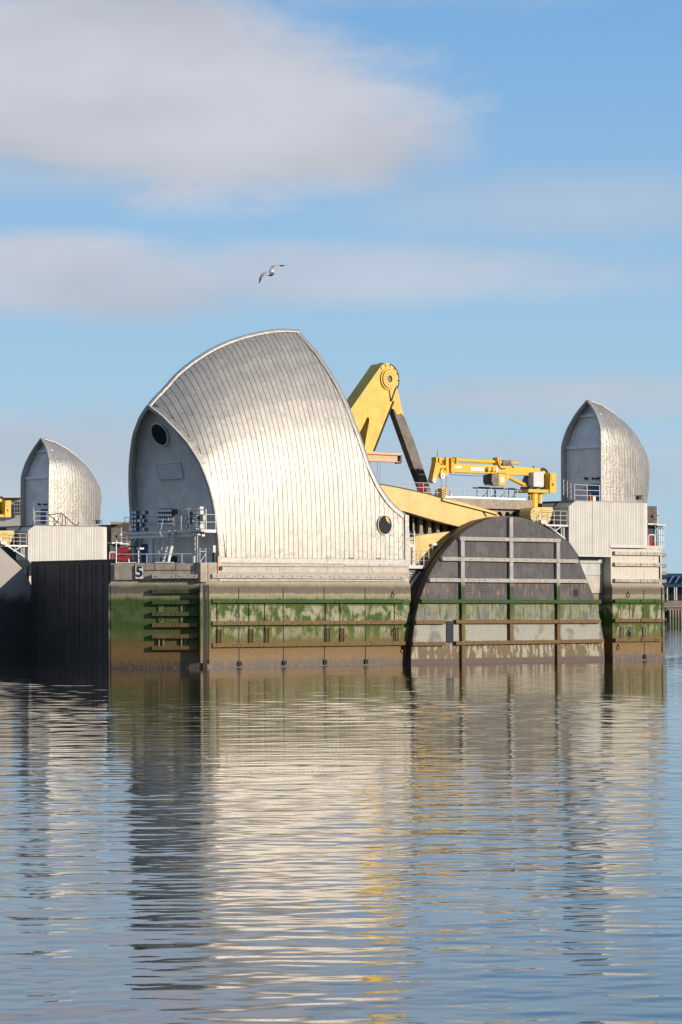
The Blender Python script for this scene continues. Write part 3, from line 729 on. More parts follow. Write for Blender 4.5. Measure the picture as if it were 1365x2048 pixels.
# cylindrical rim, its outer plate a little larger than the face
a = [at(x_, y_, GY+.122) for x_, y_ in DISC]
cx, cz = 33.6, -1
b = [Vector((p.x-(p.x-cx)*.004, p.y+1.7, p.z-(p.z-cz)*.004)) for p in a]
part(arm, 'rim', MB().prism(a, b), M['gate_rim'])
rp = MB()
for p_, q_ in zip(a[1:24], a[2:25]):
    o1 = Vector((p_.x-cx, 0, p_.z-cz)).normalized()*.06; o2 = Vector((q_.x-cx, 0, q_.z-cz)).normalized()*.06
    y1 = Vector((0, .75, 0)); y2 = Vector((0, .85, 0))
    rp.prism([p_+y1, p_+y2, p_+y2+o1, p_+y1+o1], [q_+y1, q_+y2, q_+y2+o2, q_+y1+o2])
part(arm, 'rim_rib', rp, M['gate_rim'])
def beam(px0, py0, px1, py1, h, dep=.30, name='fender_timber'):
    A = at(px0, py0, GY-dep); B = at(px1, py1, GY-dep); L = lambda p: [p+Vector((0, 0, h/2)), p+Vector((0, 0, -h/2)), p+Vector((0, dep-.003, -h/2)), p+Vector((0, dep-.003, h/2))]
    return part(arm, name, MB().prism(L(A), L(B)), M['timber'])
M['timber_dry'] = mat('bleached_timber', (.42, .385, .34), .85, 0, .01, 8, .2, 3, .4)
HB = [(921, 1077, 1122.5, 1081, [1021]), (885.5, 1117.5, 1158, 1122.5, [1021, 1115]), (860.5, 1160, 1177, 1162.5, [960, 1080]), (844, 1202.5, 1204, 1203.5, [893, 960, 1060, 1150]),
      (833, 1244.5, 892.5, 1244.5, []), (913, 1243.5, 1203.5, 1243, [1028, 1120]), (827, 1288, 893.5, 1287.5, []), (913, 1286.5, 1210, 1282, [1035, 1125])]
for i, (x0, y0, x1, y1, cuts) in enumerate(HB):
    xs = [x0]+cuts+[x1]
    for a_, b_ in zip(xs, xs[1:]):
        f = lambda x_: y0+(y1-y0)*(x_-x0)/(x1-x0)
        o = beam(a_+.3, f(a_), b_-.3, f(b_), .30); bm_ = MB()
        if i < 3: o.data.materials[0] = M['timber_dry']
        n_ = max(2, int((b_-a_)/22))
        for k in range(n_):
            c = at(a_+(b_-a_)*(k+.5)/n_, f(a_+(b_-a_)*(k+.5)/n_), GY-.31); bm_.disc(c, (0, 1, 0), .045, .008, 8)
        part(o, 'bolts', bm_, M['bolt'], stuff=True)
for px, spans in ((926.8, ((1081, 1113.5), (1122, 1156.5), (1165, 1198))), (1024.2, ((1034.5, 1074.5), (1083, 1115.5), (1124, 1158), (1167, 1198.5), (1207.5, 1239.5), (1248, 1280))), (1118, ((1085.5, 1118), (1126, 1158), (1166.5, 1199)))):
    sh = .0
    for (y0, y1) in spans:
        dx = (y0-1200)*.004; A = at(px+dx, y0, GY-.26); B = at(px+dx+.1, y1, GY-.26)
        o = part(arm, 'upright_timber', MB().box(A.x-.21, A.x+.21, GY-.26, GY-.003, B.z, A.z), M['timber'])
        if y1 < 1170: o.data.materials[0] = M['timber_dry']
for px, spans in ((927.6, ((1207.5, 1239), (1248, 1281.5), (1291, 1326))), (1118.6, ((1207.5, 1239), (1248, 1280.5), (1289.5, 1326)))):
    for (y0, y1) in spans:
        A = at(px, y0, GY-.26); B = at(px, y1, GY-.26)
        part(arm, 'upright_timber', MB().box(A.x-.16, A.x+.21, GY-.24, GY-.003, B.z, A.z), M['timber'])
A = at(893.5, 1243, GY-.05); B = at(907.5, 1285, GY-.05)
gr = part(arm, 'grille', MB().box(A.x, B.x, GY-.03, GY-.002, B.z, A.z), M['dark'])
for k in range(7):
    xx = A.x+(B.x-A.x)*(k+.5)/7; part(gr, 'grille_bar', MB().box(xx-.03, xx+.03, GY-.10, GY-.031, B.z, A.z), M['navy'])
for px, py, r in ((995, 1039, .22), (1008, 1050, .3), (1066, 1062, .34), (986, 1068, .3), (1065, 1109, .25), (1091, 1143, .25), (1162, 1151, .3), (1088, 1062, .28)):
    c = at(px, py, GY); part(arm, 'access_cover', MB().disc(c+Vector((0, -.02, 0)), (0, 1, 0), r, .019, 14), M['gate'])
# rows of drain holes near the right edge
hl = MB()
for (x0, n_, m_) in ((1133, 10, 4), (934, 4, 5), (964, 5, 5)):
    for i in range(n_):
        for j in range(m_):
            c = at(x0+i*3.4, 1166+j*5.5 if m_ == 5 else 1172+j*5, GY); hl.disc(c+Vector((0, -.006, 0)), (0, 1, 0), .045, .005, 6)
part(arm, 'drain_holes', hl, M['dark'], stuff=True)
A = at(1148, 1181, GY); part(arm, 'hatch', MB().box(A.x, A.x+.55, GY-.03, GY-.002, A.z-.5, A.z+.05), M['dark'])

# the raised gate leaf between this pier and the next one
SP = 75.0
XL = at(50, 1200, SP).x
ZT = at(228, 1121, 11.5)
leafz = atX(200, 1122, XL).z
gl = thing('gate_leaf', 'raised dark steel gate spanning between the near pier and the left pier', 'flood gate', (XL, 40, 0))
prof = [(XL, -3), (XL, leafz), (XL+.9, leafz), (XL+2.0, leafz-.8), (XL+2.9, leafz-3.5), (XL+3.1, -3)]
part(gl, 'leaf_body', MB().prism([(x_, 10.6, z_) for x_, z_ in prof], [(x_, SP-1.0, z_) for x_, z_ in prof]), M['leaf'])
for px in (56, 72, 88, 118, 126, 138, 146, 157, 170, 182, 190, 204, 216):
    Y = atX(px, 1200, XL).y
    part(gl, 'stiffener', MB().box(XL-.05, XL-.002, Y-.18, Y+.18, .6, leafz-.3), M['leaf'])
part(gl, 'top_lip', MB().box(XL-.10, XL+.5, 10.7, SP-1.1, leafz+.002, leafz+.14), M['leaf'])

# ------------------------------------------------------------------ machine hall on the middle of the pier
hall = thing('machine_hall', 'low concrete building with a row of tall rounded windows behind the gate disc', 'building', (34, 6, 8.3))
HY = 2.3
P = lambda px, py: at(px, py, HY)
x0h, x1h = P(812, 1030).x, P(1062, 1030).x
zsill, zhead, ztop = P(845, 1070).z, P(900, 1019).z, P(960, 998).z
zlo = 8.302
part(hall, 'wall', MB().box(x0h, x1h, HY, 9.9, zlo, zsill-.12), M['hall'])
part(hall, 'parapet', MB().box(x0h-.2, x1h+.2, HY-.45, 10.0, zhead+.15, ztop), M['hall'])
part(hall, 'inner_wall', MB().box(x0h+.1, x1h-.1, HY+.5, 9.8, zsill-.118, zhead+.148), M['dark'])
cw = (P(851.6, 1050).x-P(834.7, 1050).x); xc = P(834.7, 1050).x-cw; nW = 0
while xc < x1h-cw/2:
    if xc-cw/2 > x0h-.01:
        hs = stadium(xc, (zsill+zhead)/2, cw*.34, (zhead-zsill)/2-.05, 24); n_ = 24
        rect = []
        zc = (zsill+zhead)/2; a_, b_ = cw/2-.004, (zhead-zsill)/2+.12
        for (hx, hz) in hs:
            dx, dz = hx-xc, hz-zc; k = min(a_/abs(dx) if abs(dx) > 1e-6 else 1e9, b_/abs(dz) if abs(dz) > 1e-6 else 1e9); rect.append((xc+dx*k, zc+dz*k))
        for sx in (-1, 1):
            for sz in (-1, 1):
                j = min(range(n_), key=lambda i: (rect[i][0]-xc-sx*a_)**2+(rect[i][1]-zc-sz*b_)**2); rect[j] = (xc+sx*a_, zc+sz*b_)
        mbp = MB(); loops = [[(x_, HY, z_) for x_, z_ in rect], [(x_, HY, z_) for x_, z_ in hs], [(x_, HY+.35, z_) for x_, z_ in hs]]
        mbp.grid([l+[l[0]] for l in loops])
        wn = part(hall, 'window', mbp, M['hall'], fix=False)
        part(wn, 'pane', MB().prism([(x_, HY+.3, z_) for x_, z_ in hs], [(x_, HY+.34, z_) for x_, z_ in hs]), M['glass'])
        nW += 1
    xc += cw

def rail(t, pts, h=1.1, nr=3, sp=1.5, r=.028, mt=None, zoff=0):
    """guard rail: uprights and horizontal tubes as separate parts of t"""
    mt = mt or M['galv_light']; pts = [Vector(p) for p in pts]
    for a_, b_ in zip(pts, pts[1:]):
        L = (b_-a_).length; n_ = max(1, round(L/sp))
        for i in range(n_+1):
            if i == n_ and (b_ is not pts[-1]): continue
            p_ = a_+(b_-a_)*i/n_; part(t, 'post', MB().tube(p_, p_+Vector((0, 0, h)), r, 6), mt)
        for k in range(nr):
            z_ = Vector((0, 0, h*(k+1)/nr)); part(t, 'handrail' if k == nr-1 else 'mid_rail', MB().tube(a_+z_, b_+z_, r*.85, 6), mt)
zr = ztop+.003
rl = thing('guard_rail', 'long pale guard rail along the roof edge of the concrete machine hall', 'railing', (x0h, HY, zr))
rail(rl, [(x0h-1.5, HY-.35, zr), (x1h+1.2, HY-.35, zr)], 1.15, 3, 1.6)
part(rl, 'kick_board', MB().box(x0h+4, x1h-1, HY-.38, HY-.34, zr, zr+.16), M['white'])
# dark frames of pipework standing on the hall roof
pf = thing('pipe_frame', 'dark tubular racks standing behind the hall roof rail below the crane boom', 'pipe rack', (P(1000, 990).x, 7, zr))
for px0, px1 in ((955, 975), (975, 992), (990, 1010), (1018, 1030)):
    A, B = at(px0, 985, 7.2), at(px1, 985, 7.2)
    part(pf, 'frame', MB().path([(A.x, 7.2, zr), (A.x, 7.2, zr+1.25), (B.x, 7.2, zr+1.25), (B.x, 7.2, zr)], .05), M['navy'])
    part(pf, 'brace', MB().tube((A.x, 7.2, zr+.1), (B.x, 7.2, zr+.8), .04), M['navy'])
A, B = at(946, 986, 7.4), at(1034, 986, 7.4)
part(pf, 'top_tube', MB().tube((A.x, 7.4, zr+1.2), (B.x, 7.4, zr+1.2), .05), M['navy'])
for px, lab in ((889-17, 'first'), (901, 'second')):
    c = at(px, 990, HY+.5); k = 1 if px > 880 else 0
    co = thing('traffic_cone', ['small red and white cone left of the crane hook block on the hall roof', 'small red and white cone just right of the crane hook block on the hall roof'][k], 'cone', (c.x, c.y, zr), 'cones on the hall roof')
    part(co, 'cone', MB().tube((c.x, c.y, zr+.02), (c.x, c.y, zr+.65), .16, 10, .03), M['red']); part(co, 'band', MB().tube((c.x, c.y, zr+.25), (c.x, c.y, zr+.42), .125, 10, .085), M['white'])
def redbuoy(px, py, Y, label, r, zb, mt):
    c = at(px, py, Y); t = thing('hose_reel', label, 'hose reel', (c.x, c.y, zb))
    cc = Vector((c.x, c.y, zb+r+.12))
    part(t, 'drum', MB().disc(cc+Vector((-.25, 0, 0)), (1, -.9, 0), r, .5, 18), mt); part(t, 'hub', MB().disc(cc+Vector((.12, -.35, 0)), (1, -.9, 0), r*.25, .12, 12), M['blackplastic'])
    for s in (-.35, .35): part(t, 'foot', MB().tube(cc+Vector((s, 0, -r*.6)), (cc.x+s*1.3, cc.y, zb), .04), M['galv'])
redbuoy(842, 985, 4.8, 'red hose reel on the hall roof at the foot of the dark link arm', .62, zr, M['red'])

# ------------------------------------------------------------------ yellow moving gear
rb = thing('rocking_beam', 'big pale yellow steel beam sloping down from the shell to the gate disc', 'steel beam', (28, 1.5, 9))
top = [(740, 962), (760, 968), (800, 975), (860, 988), (887, 997), (950, 1013), (990, 1023), (1000, 1031), (1000, 1036), (960, 1046), (917.5, 1053), (890, 1046), (860, 1037.5), (830, 1028.5), (806, 1021.5), (780, 1012)]
part(rb, 'box_beam', MB().side(top, 1.05, .65), M['yellow_pale'])
part(rb, 'top_flange', MB().side([(887, 997.5), (887, 1001), (940, 1014.5), (966, 1021), (985, 1026), (998, 1030), (992, 1023.5), (950, 1012), (910, 1001)], .83, .217), M['yellow_pale'])
part(rb, 'flange_painted_shadow', MB().side([(887, 1001.2), (887, 1003.4), (940, 1017), (966, 1023.5), (972, 1033), (975, 1033), (969, 1023.6), (985, 1028), (985, 1026.3), (966, 1021.3), (940, 1014.8)], 1.02, .028), M['dark'])  # dark strip drawn in as the shadow under the flange
part(rb, 'top_edge', MB().side([(758, 966.5), (800, 974), (860, 987), (887, 996), (887, 997.4), (860, 988.6), (800, 975.6), (758, 968)], .98, .068), M['blacksteel'])
lb = thing('lower_beam', 'lower pale yellow beam under the windows, left of the gate disc', 'steel beam', (24, 1.6, 8.3))
part(lb, 'box_beam', MB().side([(812, 1078), (840, 1070.5), (898, 1063.5), (925, 1060), (925, 1130), (812, 1130)], 1.02, .8), M['yellow_pale'])
# lifting arm with the pivot head
la = thing('lifting_arm', 'tall yellow lifting arm with a round pivot head rising right of the largest shell', 'lifting arm', (17, 5, 16))
AY = 4.2
head = (775.5, 757); R_ = 23.3
pts = []
for k in range(15):
    a_ = radians(128-k*(128+38)/14); pts.append((head[0]+R_*cos(a_)*.93, head[1]-R_*1.33*sin(a_)))
armout = [(699, 824), (686, 850), (686, 935), (741, 935), (747, 906), (793.5, 782)]
out_ = [(755, 733)]+pts+armout[::-1][0:1]+[(752, 893), (745, 912), (737, 930), (722, 935), (690, 935), (690, 872)]+[(684, 849), (699.5, 823)]
# slot in the arm: build the plate as two pieces either side of it
slotL = [(721, 892), (722.5, 872), (727, 858), (731, 845), (735.5, 835), (738.5, 834), (739, 838)]
plateL = [(765, 728)]+pts+[(793.5, 782), (748.5, 906), (744, 918), (738, 931), (728, 931), (729, 903), (732, 880), (739, 842), (738.6, 836), (736.6, 833.6), (734, 836), (729, 847), (724, 857), (718, 868), (708, 884), (690, 905), (672, 905), (672, 861)]
part(la, 'arm_plate', MB().side(plateL, AY, 1.3), M['yellow'])
inL = [(793.5, 782), (789, 775)]
def strip(t, name, pts_, Y, th, mt): return part(t, name, MB().side(pts_, Y, th), mt)
strip(la, 'edge_seam', [(786.0, 802), (789.5, 803), (750.5, 902), (746.5, 902.5)], AY-.02, .018, M['dark'])
strip(la, 'edge_seam', [(778.2, 778), (779.6, 777.5), (783.5, 802), (781.0, 803)], AY-.02, .018, M['dark'])
strip(la, 'edge_seam', [(791.5, 774), (793.5, 776), (784.5, 803), (782, 801)], AY-.02, .018, M['dark'])
c = at(776.5, 758, AY); Y3 = Vector((0, 1, 0))
part(la, 'pivot_boss', MB().ring(c+Y3*-.22, Y3, .30, .74, .22, 32), M['yellow'])
part(la, 'pivot_ring', MB().ring(c+Y3*-.12, Y3, .78, .90, .12, 32), M['yellow'])
for k in range(12):
    a_ = radians(k*30+8); q_ = c+Vector((cos(a_)*.52, 0, sin(a_)*.52))+Y3*-.25; part(la, 'bolt', MB().disc(q_, Y3, .035, .03, 6), M['browngrey'])
part(la, 'pivot_pin', MB().disc(c+Y3*-.10, Y3, .299, .09, 24), M['browngrey'])
# recessed rim slots fanned over the head
for k in range(7):
    a_ = radians(132-k*27); d0 = Vector((cos(a_), 0, sin(a_))); tn = Vector((-sin(a_), 0, cos(a_)))
    part(la, 'rib_slot', MB().prism([c+d0*.98+tn*.015+Y3*-.02, c+d0*.98-tn*.015+Y3*-.02, c+d0*1.25-tn*.05+Y3*-.02, c+d0*1.25+tn*.05+Y3*-.02], [c+d0*.98+tn*.015, c+d0*.98-tn*.015, c+d0*1.25-tn*.05, c+d0*1.25+tn*.05]), M['dark'])
ar = MB()
for k in range(14):
    a1, a2 = radians(78-k*8.2), radians(78-(k+1)*8.2); q_ = lambda a, r: c+Vector((cos(a)*r, 0, sin(a)*r))+Y3*-.02
    ar.prism([q_(a1, 1.22), q_(a1, 1.30), q_(a2, 1.30), q_(a2, 1.22)], [q_(a, r)+Y3*.019 for a, r in ((a1, 1.22), (a1, 1.30), (a2, 1.30), (a2, 1.22))])
part(la, 'rim_groove', ar, M['dark'])
for px, py in ((762.5, 726), (767, 725.5)):
    p_ = at(px, py, AY+.6); part(la, 'lug', MB().box(p_.x-.08, p_.x+.08, AY+.5, AY+.8, p_.z-.35, p_.z), M['blacksteel'])
lk = thing('link_arm', 'dark grey link arm slanting down from the yellow pivot head to the hall roof', 'link arm', (24, 6, 14))
strip(lk, 'painted_head', [(793, 770), (797, 783), (801, 800), (805.5, 824), (810.5, 836), (806, 830), (801, 826), (797, 829), (793, 828), (790, 820), (785, 817), (783, 815), (780, 800)], 5.35, .64, M['yellow'])
strip(lk, 'shaft', [(784.3, 812), (790, 818.5), (794, 827), (798, 827), (802, 824.5), (807, 829), (811, 838), (829, 882), (847, 936.5), (829, 936.8)], 5.4, .6, M['browngrey'])
strip(lk, 'shaft_band', [(829.3, 937), (847, 936.7), (857.5, 966.5), (841, 967.5)], 5.4, .6, M['blacksteel'])
strip(lk, 'foot', [(841.2, 967.8), (857.8, 967), (867, 997), (851, 997)], 5.4, .6, M['browngrey'])
# gantry beam
gb = thing('gantry_beam', 'salmon pink gantry beam poking out of the shell under the yellow arm', 'gantry beam', (18, 3, 15))
strip(gb, 'top_flange', [(715, 902.5), (805, 906.8), (804.6, 911), (715, 906.8)], 2.3, .6, M['pink'])
strip(gb, 'web', [(715, 907), (803.5, 911.5), (803, 923), (715, 919.5)], 2.5, .25, M['pink'])
strip(gb, 'bottom_flange', [(715, 919.7), (803, 923.2), (803, 924.6), (715, 921.2)], 2.3, .6, M['pink'])
strip(gb, 'end_stop', [(801, 910), (804.5, 910), (804, 927), (800, 927)], 2.28, .6, M['blacksteel'])
cu = bpy.data.curves.new('load_text', 'FONT'); cu.body = 'SWL 1 TONNE'; cu.size = .42; cu.extrude = .004; cu.align_x = 'CENTER'; cu.align_y = 'CENTER'
M['mint'] = mat('faded_green_lettering', (.42, .55, .40), .7)
tob = bpy.data.objects.new('tmp', cu); sc.collection.objects.link(tob); bpy.context.view_layer.update()
me = bpy.data.meshes.new_from_object(tob.evaluated_get(bpy.context.evaluated_depsgraph_get())); bpy.data.objects.remove(tob)
dg = bpy.data.objects.new('lettering', me); sc.collection.objects.link(dg); me.materials.clear(); me.materials.append(M['mint']); dg.parent = gb
dg.rotation_euler = (pi/2, 0, 0); dg.location = at(783, 915.5, 2.49)-Vector(gb.location)
for px in (756, 761):
    A = at(px, 919, 2.6); part(gb, 'hoist_wire', MB().tube(A, (A.x-.1, 2.6, at(px, 966, 2.6).z), .013, 5), M['blacksteel'])

# ------------------------------------------------------------------ hydraulic crane
KY = 2.2
cr = thing('deck_crane', 'yellow hydraulic crane with a folded boom and hanging hook block behind the disc', 'crane', (at(1066, 1000, KY).x, KY, 12))
def cs(name, pts_, Y, th, mt='yellow_hot', own=None, **k): return part(own or cr, name, MB().side(pts_, Y, th), M[mt], **k)
bm1 = cs('boom', [(909.4, 927.5), (960, 929.5), (1030, 933), (1087.5, 937.4), (1092, 941), (1092, 950), (1066, 951), (1020, 948), (909.4, 944.3)], KY-.3, .7)
cs('boom_flange', [(1001, 946.5), (1066, 949.8), (1066, 951.2), (1001, 948)], KY-.36, .058, own=bm1)
cs('sign_plate', [(942, 934), (969, 935), (969, 942), (942, 941)], KY-.33, .028, 'white', own=bm1)
cs('sign_plate', [(911.5, 931.5), (924, 932), (924, 936.5), (911.5, 936)], KY-.33, .028, 'white', own=bm1)
for px in (975.5, 984.5):
    c = at(px, 938.5, KY-.3); part(bm1, 'roller', MB().tube(c-Y3*.28, c, .20, 12), M['yellow_hot'])
c = at(992, 939, KY-.3); part(bm1, 'cap', MB().box(c.x-.12, c.x+.12, KY-.45, KY-.302, c.z-.2, c.z+.2), M['galv'])
A = at(905, 919.5, KY+.1); B = at(1036, 926.2, KY+.1)
part(cr, 'boom_ram', MB().tube(A, B, .13, 12), M['yellow_hot']); part(cr, 'ram_sleeve', MB().tube(A, A+(B-A)*.62, .165, 12), M['yellow_hot'])
for px, h_ in ((992, 1), (996, 1), (910, 1)):
    p_ = at(px, 928, KY+.1); part(cr, 'ram_clamp', MB().box(p_.x-.08, p_.x+.08, KY-.2, KY+.35, p_.z-.1, p_.z+.55), M['yellow_hot'])
p_ = at(1011, 925, KY+.1); part(cr, 'valve_block', MB().box(p_.x-.45, p_.x+.55, KY-.1, KY+.5, p_.z-.25, p_.z+.18), M['browngrey'])
part(cr, 'hose', MB().path([at(*q_, KY-.35) for q_ in ((996, 922), (997, 929), (1000, 935), (1006, 938), (1012, 937))], .04), M['blackplastic'])
part(cr, 'hose', MB().path([at(*q_, KY-.35) for q_ in ((1020, 926), (1025, 932), (1029, 936))], .03), M['blackplastic'])
# boom head
for (x0, x1, y0, y1, dy) in ((873, 878, 914, 929, -.2), (879.5, 884, 915, 928, -.35), (884, 892, 916, 920, -.2), (886, 890, 919, 936, -.1), (893, 898, 915, 941, -.35), (899, 903, 917, 943, -.2), (903.5, 906, 916, 945, -.4), (906.5, 909.2, 923, 946, -.3), (880, 892, 930, 936, -.3), (884, 900, 937, 943, -.2)):
    cs('head_plate', [(x0, y0), (x1, y0+.3), (x1, y1), (x0, y1)], KY+dy, .55)
cs('head_link', [(872, 926), (876, 924), (882, 927), (880, 943), (874, 958), (870, 966), (866.5, 965), (865, 960), (868, 946)], KY-.35, .5)
for (px, py, r) in ((869.3, 960.5, .19), (886.5, 951.5, .24)):
    c = at(px, py, KY-.5); part(cr, 'sheave', MB().ring(c, Y3, r*.4, r, .16, 18), M['white'])
cs('sheave_cheek', [(882, 940), (893, 941), (892, 950), (888, 957), (884, 956), (881.5, 950)], KY-.25, .3)
cs('sheave_cheek', [(888, 941), (900, 943), (895, 951), (890, 953)], KY-.3, .2)
A = at(875, 916, KY); part(cr, 'antenna', MB().tube(A, at(875.3, 898, KY), .035, 6, .012), M['bolt'])
hb = MB().side([(882, 978), (885, 975.5), (892, 975), (894.5, 978), (894, 984), (891, 994), (888, 996), (885, 995), (882.5, 986)], KY-.3, .5)
ho = part(cr, 'hook_block', hb, M['yellow_hot'])
for k in range(4):
    y_ = 978+k*4.6; cs('stripe', [(883.2+k*.3, y_+3.4), (893.8-k*.5, y_-1.6), (893.8-k*.5, y_+.4), (883.2+k*.3, y_+5.4)], KY-.312, .011, 'blackplastic', own=ho)
cs('block_cheek', [(881.3, 978), (884.4, 975.5), (884.6, 995), (882, 986)], KY-.33, .02, 'blackplastic', own=ho)
A = at(888, 996, KY); part(ho, 'hook', MB().path([A, A+Vector((.05, 0, -.15)), A+Vector((-.05, 0, -.3)), A+Vector((-.2, 0, -.22))], .045), M['blacksteel'])
for a_, b_ in (((882.3, 952), (883.5, 977)), ((893, 951), (892.5, 976))):
    part(cr, 'hoist_rope', MB().tube(at(*a_, KY-.3), at(*b_, KY-.1), .018, 5), M['blacksteel'])
part(cr, 'boom_cable', MB().path([at(x_, y_, KY-.2) for x_, y_ in ((901, 949), (940, 951.5), (984, 952))], .02), M['blacksteel'])
# winch housing under the boom
wh = cs('winch_housing', [(984.5, 949), (1000, 946), (1014, 949), (1014.5, 963), (1010, 971.5), (987.5, 971), (984, 962)], KY-.45, 1.0, 'browngrey')
cs('housing_face', [(998, 947), (1013.5, 949), (1014, 963), (1010, 971), (998.5, 971)], KY-.47, .018, 'yellow_hot', own=wh)
c = at(1005.5, 959.5, KY-.48); part(wh, 'dial', MB().disc(c, Y3, .27, .03, 16), M['galv'])
for k in range(5): cs('gusset', [(999+k*3.2, 944.8), (1001.5+k*3.2, 944.9), (1000.2+k*3.2, 950)], KY-.42, .3)
A = at(1015, 953, KY+.05); B = at(1060, 975, KY+.05); part(cr, 'luffing_ram', MB().tube(A, B, .17, 12), M['yellow_hot']); part(cr, 'ram_pivot', MB().disc(at(1016, 953.5, KY-.3), Y3, .24, .5, 14), M['yellow_hot'])
part(cr, 'king_post', MB().side([(1066, 948), (1078, 945), (1090, 946), (1090, 980), (1057, 980), (1057, 972), (1060, 962)], KY-.1, .9), M['browngrey'])
cab = cs('control_cabinet', [(1068, 944), (1088.4, 945), (1088.4, 973.5), (1068, 973)], KY-.75, .6, 'galv_light')
for (x0, x1, y0, y1) in ((1074, 1079, 964, 969), (1081, 1087, 967, 970), (1075, 1078, 961.5, 962.6), (1082, 1086, 963, 964)): cs('label_plate', [(x0, y0), (x1, y0+.2), (x1, y1), (x0, y1)], KY-.765, .012, 'wallgrey', own=cab)
part(cr, 'hose_bundle', MB().path([at(x_, y_, KY-.2) for x_, y_ in ((1080, 940.5), (1087, 938.5), (1092, 942), (1093, 952), (1092, 966), (1089, 976))], .15, 8), M['blackplastic'])
part(cr, 'hose_bundle', MB().path([at(x_, y_, KY+.1) for x_, y_ in ((1083, 939.5), (1090, 938), (1095, 943), (1096, 958), (1093, 972))], .08, 8), M['blackplastic'])
# engine box: yellow front with a darker side
eb = cs('engine_box', [(1101.5, 946), (1113, 945.5), (1113, 985.5), (1100.5, 985.5)], KY-.9, 1.6)
cs('engine_side', [(1092, 948), (1101.3, 946.5), (1100.3, 979), (1092, 978)], KY-.1, 1.0, 'yellow', own=eb)
cs('vent', [(1104, 949), (1110.5, 949), (1110.5, 960), (1104, 960)], KY-.93, .028, 'yellow', own=eb)
cs('badge', [(1105, 966.5), (1107.6, 966.5), (1107.6, 971.5), (1105, 971.5)], KY-.92, .018, 'blackplastic', own=eb)
cs('slew_deck', [(1058, 978), (1103, 979.5), (1103, 985.5), (1058, 984.5)], KY-.8, 1.6)
c0 = at(1065, 1003, KY); part(cr, 'pedestal', MB().tube((c0.x, KY-.1, c0.z-.6), (c0.x, KY-.1, at(1065, 985, KY).z), .42, 18), M['yellow_hot'])
c0 = at(1078, 1000, KY); part(cr, 'slew_motor', MB().tube((c0.x, KY-.1, c0.z-.3), (c0.x, KY-.1, at(1078, 985, KY).z), .24, 14), M['yellow_pale'])
c0 = at(1054, 980, KY); part(cr, 'floodlamp', MB().box(c0.x-.2, c0.x+.15, KY-.6, KY-.3, c0.z-.25, c0.z+.3), M['blackplastic'])
c0 = at(1068, 934.5, KY); part(cr, 'beacon', MB().tube((c0.x, KY, c0.z-.3), (c0.x, KY, c0.z+.1), .06, 8), M['blackplastic'])

# ------------------------------------------------------------------ housing with the cut corners, small shelter, walkways
hs_ = thing('corrugated_housing', 'cream corrugated housing with cut corners beside the gate disc on the near pier', 'housing', (46, 3, 9))
BY = -.3
zt1 = at(1152, 1001.5, BY).z; zb1 = at(1158, 1111, BY).z; zs1 = at(1230, 1090, BY).z
RR = 2.9
xa, xb, xc_, xd = at(1138.5, 1040, BY).x, at(1152, 1000, BY).x, at(1222, 1050, BY).x, at(1262, 1040, BY).x
while max(proj((xd+RR*sin(pi/2*i/20), BY+RR-RR*cos(pi/2*i/20), 12))[0] for i in range(21)) < 1295: xd += .05
zca, zcb = at(1138.5, 1013, BY).z, at(1138.5, 1083, BY).z; xbb = at(1158, 1111, BY).x
def corr(xs0, xs1, zfun0, zfun1, y=BY, pitch=.22, name='wall_sheet'):
    """corrugated sheet facing -Y"""
    n_ = max(2, int((xs1-xs0)/(pitch/4))); r0, r1, b0_, b1_ = [], [], [], []
    for i in range(n_+1):
        X = xs0+(xs1-xs0)*i/n_; yy = y+(.0 if (int(X/(pitch/4)) % 4) < 2 else .04)
        r0.append(Vector((X, yy, zfun0(X)))); r1.append(Vector((X, yy, zfun1(X))))
    return part(hs_, name, MB().grid([r0, r1]), M['cream'], fix=False)
ztf = lambda X: zca+(zt1-zca)*min(1, (X-xa)/(xb-xa))
zbf = lambda X: zb1+(zcb-zb1)*max(0, 1-(X-xa)/(xbb-xa)) if X < xbb else (zb1 if X < xc_ else zs1)
part(hs_, 'core', MB().side([(1139.2, 1014), (1153, 1003), (1222, 1003.5), (1262, 1005), (1262, 1089.5), (1221.5, 1089.5), (1221.5, 1109.5), (1158.5, 1109.5), (1139.2, 1082.5)], BY+.06, 2.0), M['cream'])
sheets = 7
for i in range(sheets):
    a_ = xa+(xc_-xa)*i/sheets; b_ = xa+(xc_-xa)*(i+1)/sheets-.004
    corr(a_, b_, zbf, ztf)
for i in range(4):
    a_ = xc_+.002+(xd-xc_)*i/4; b_ = xc_+(xd-xc_)*(i+1)/4-.002
    corr(a_, b_, lambda X: zs1, ztf)
# rounded far end
n_ = 90; RR = 2.9; r0, r1 = [], []
for i in range(n_+1):
    a_ = pi/2*i/n_; k = RR-(.0 if i % 4 < 2 else .045)
    p_ = Vector((xd+k*sin(a_), BY+RR-k*cos(a_), 0)); r0.append(p_+Vector((0, 0, zs1))); r1.append(p_+Vector((0, 0, zt1)))
part(hs_, 'rounded_end', MB().grid([r0, r1]), M['cream'], fix=False)
part(hs_, 'end_core', MB().prism([(xd-.1, BY+.1, zs1+.01)]+[(xd+(RR-.06)*sin(pi/2*i/12), BY+RR-(RR-.06)*cos(pi/2*i/12), zs1+.01) for i in range(13)]+[(xd+RR-.06, 9, zs1+.01), (xd-.1, 9, zs1+.01)],
                             [(xd-.1, BY+.1, zt1-.05)]+[(xd+(RR-.06)*sin(pi/2*i/12), BY+RR-(RR-.06)*cos(pi/2*i/12), zt1-.05) for i in range(13)]+[(xd+RR-.06, 9, zt1-.05), (xd-.1, 9, zt1-.05)]), M['cream'])
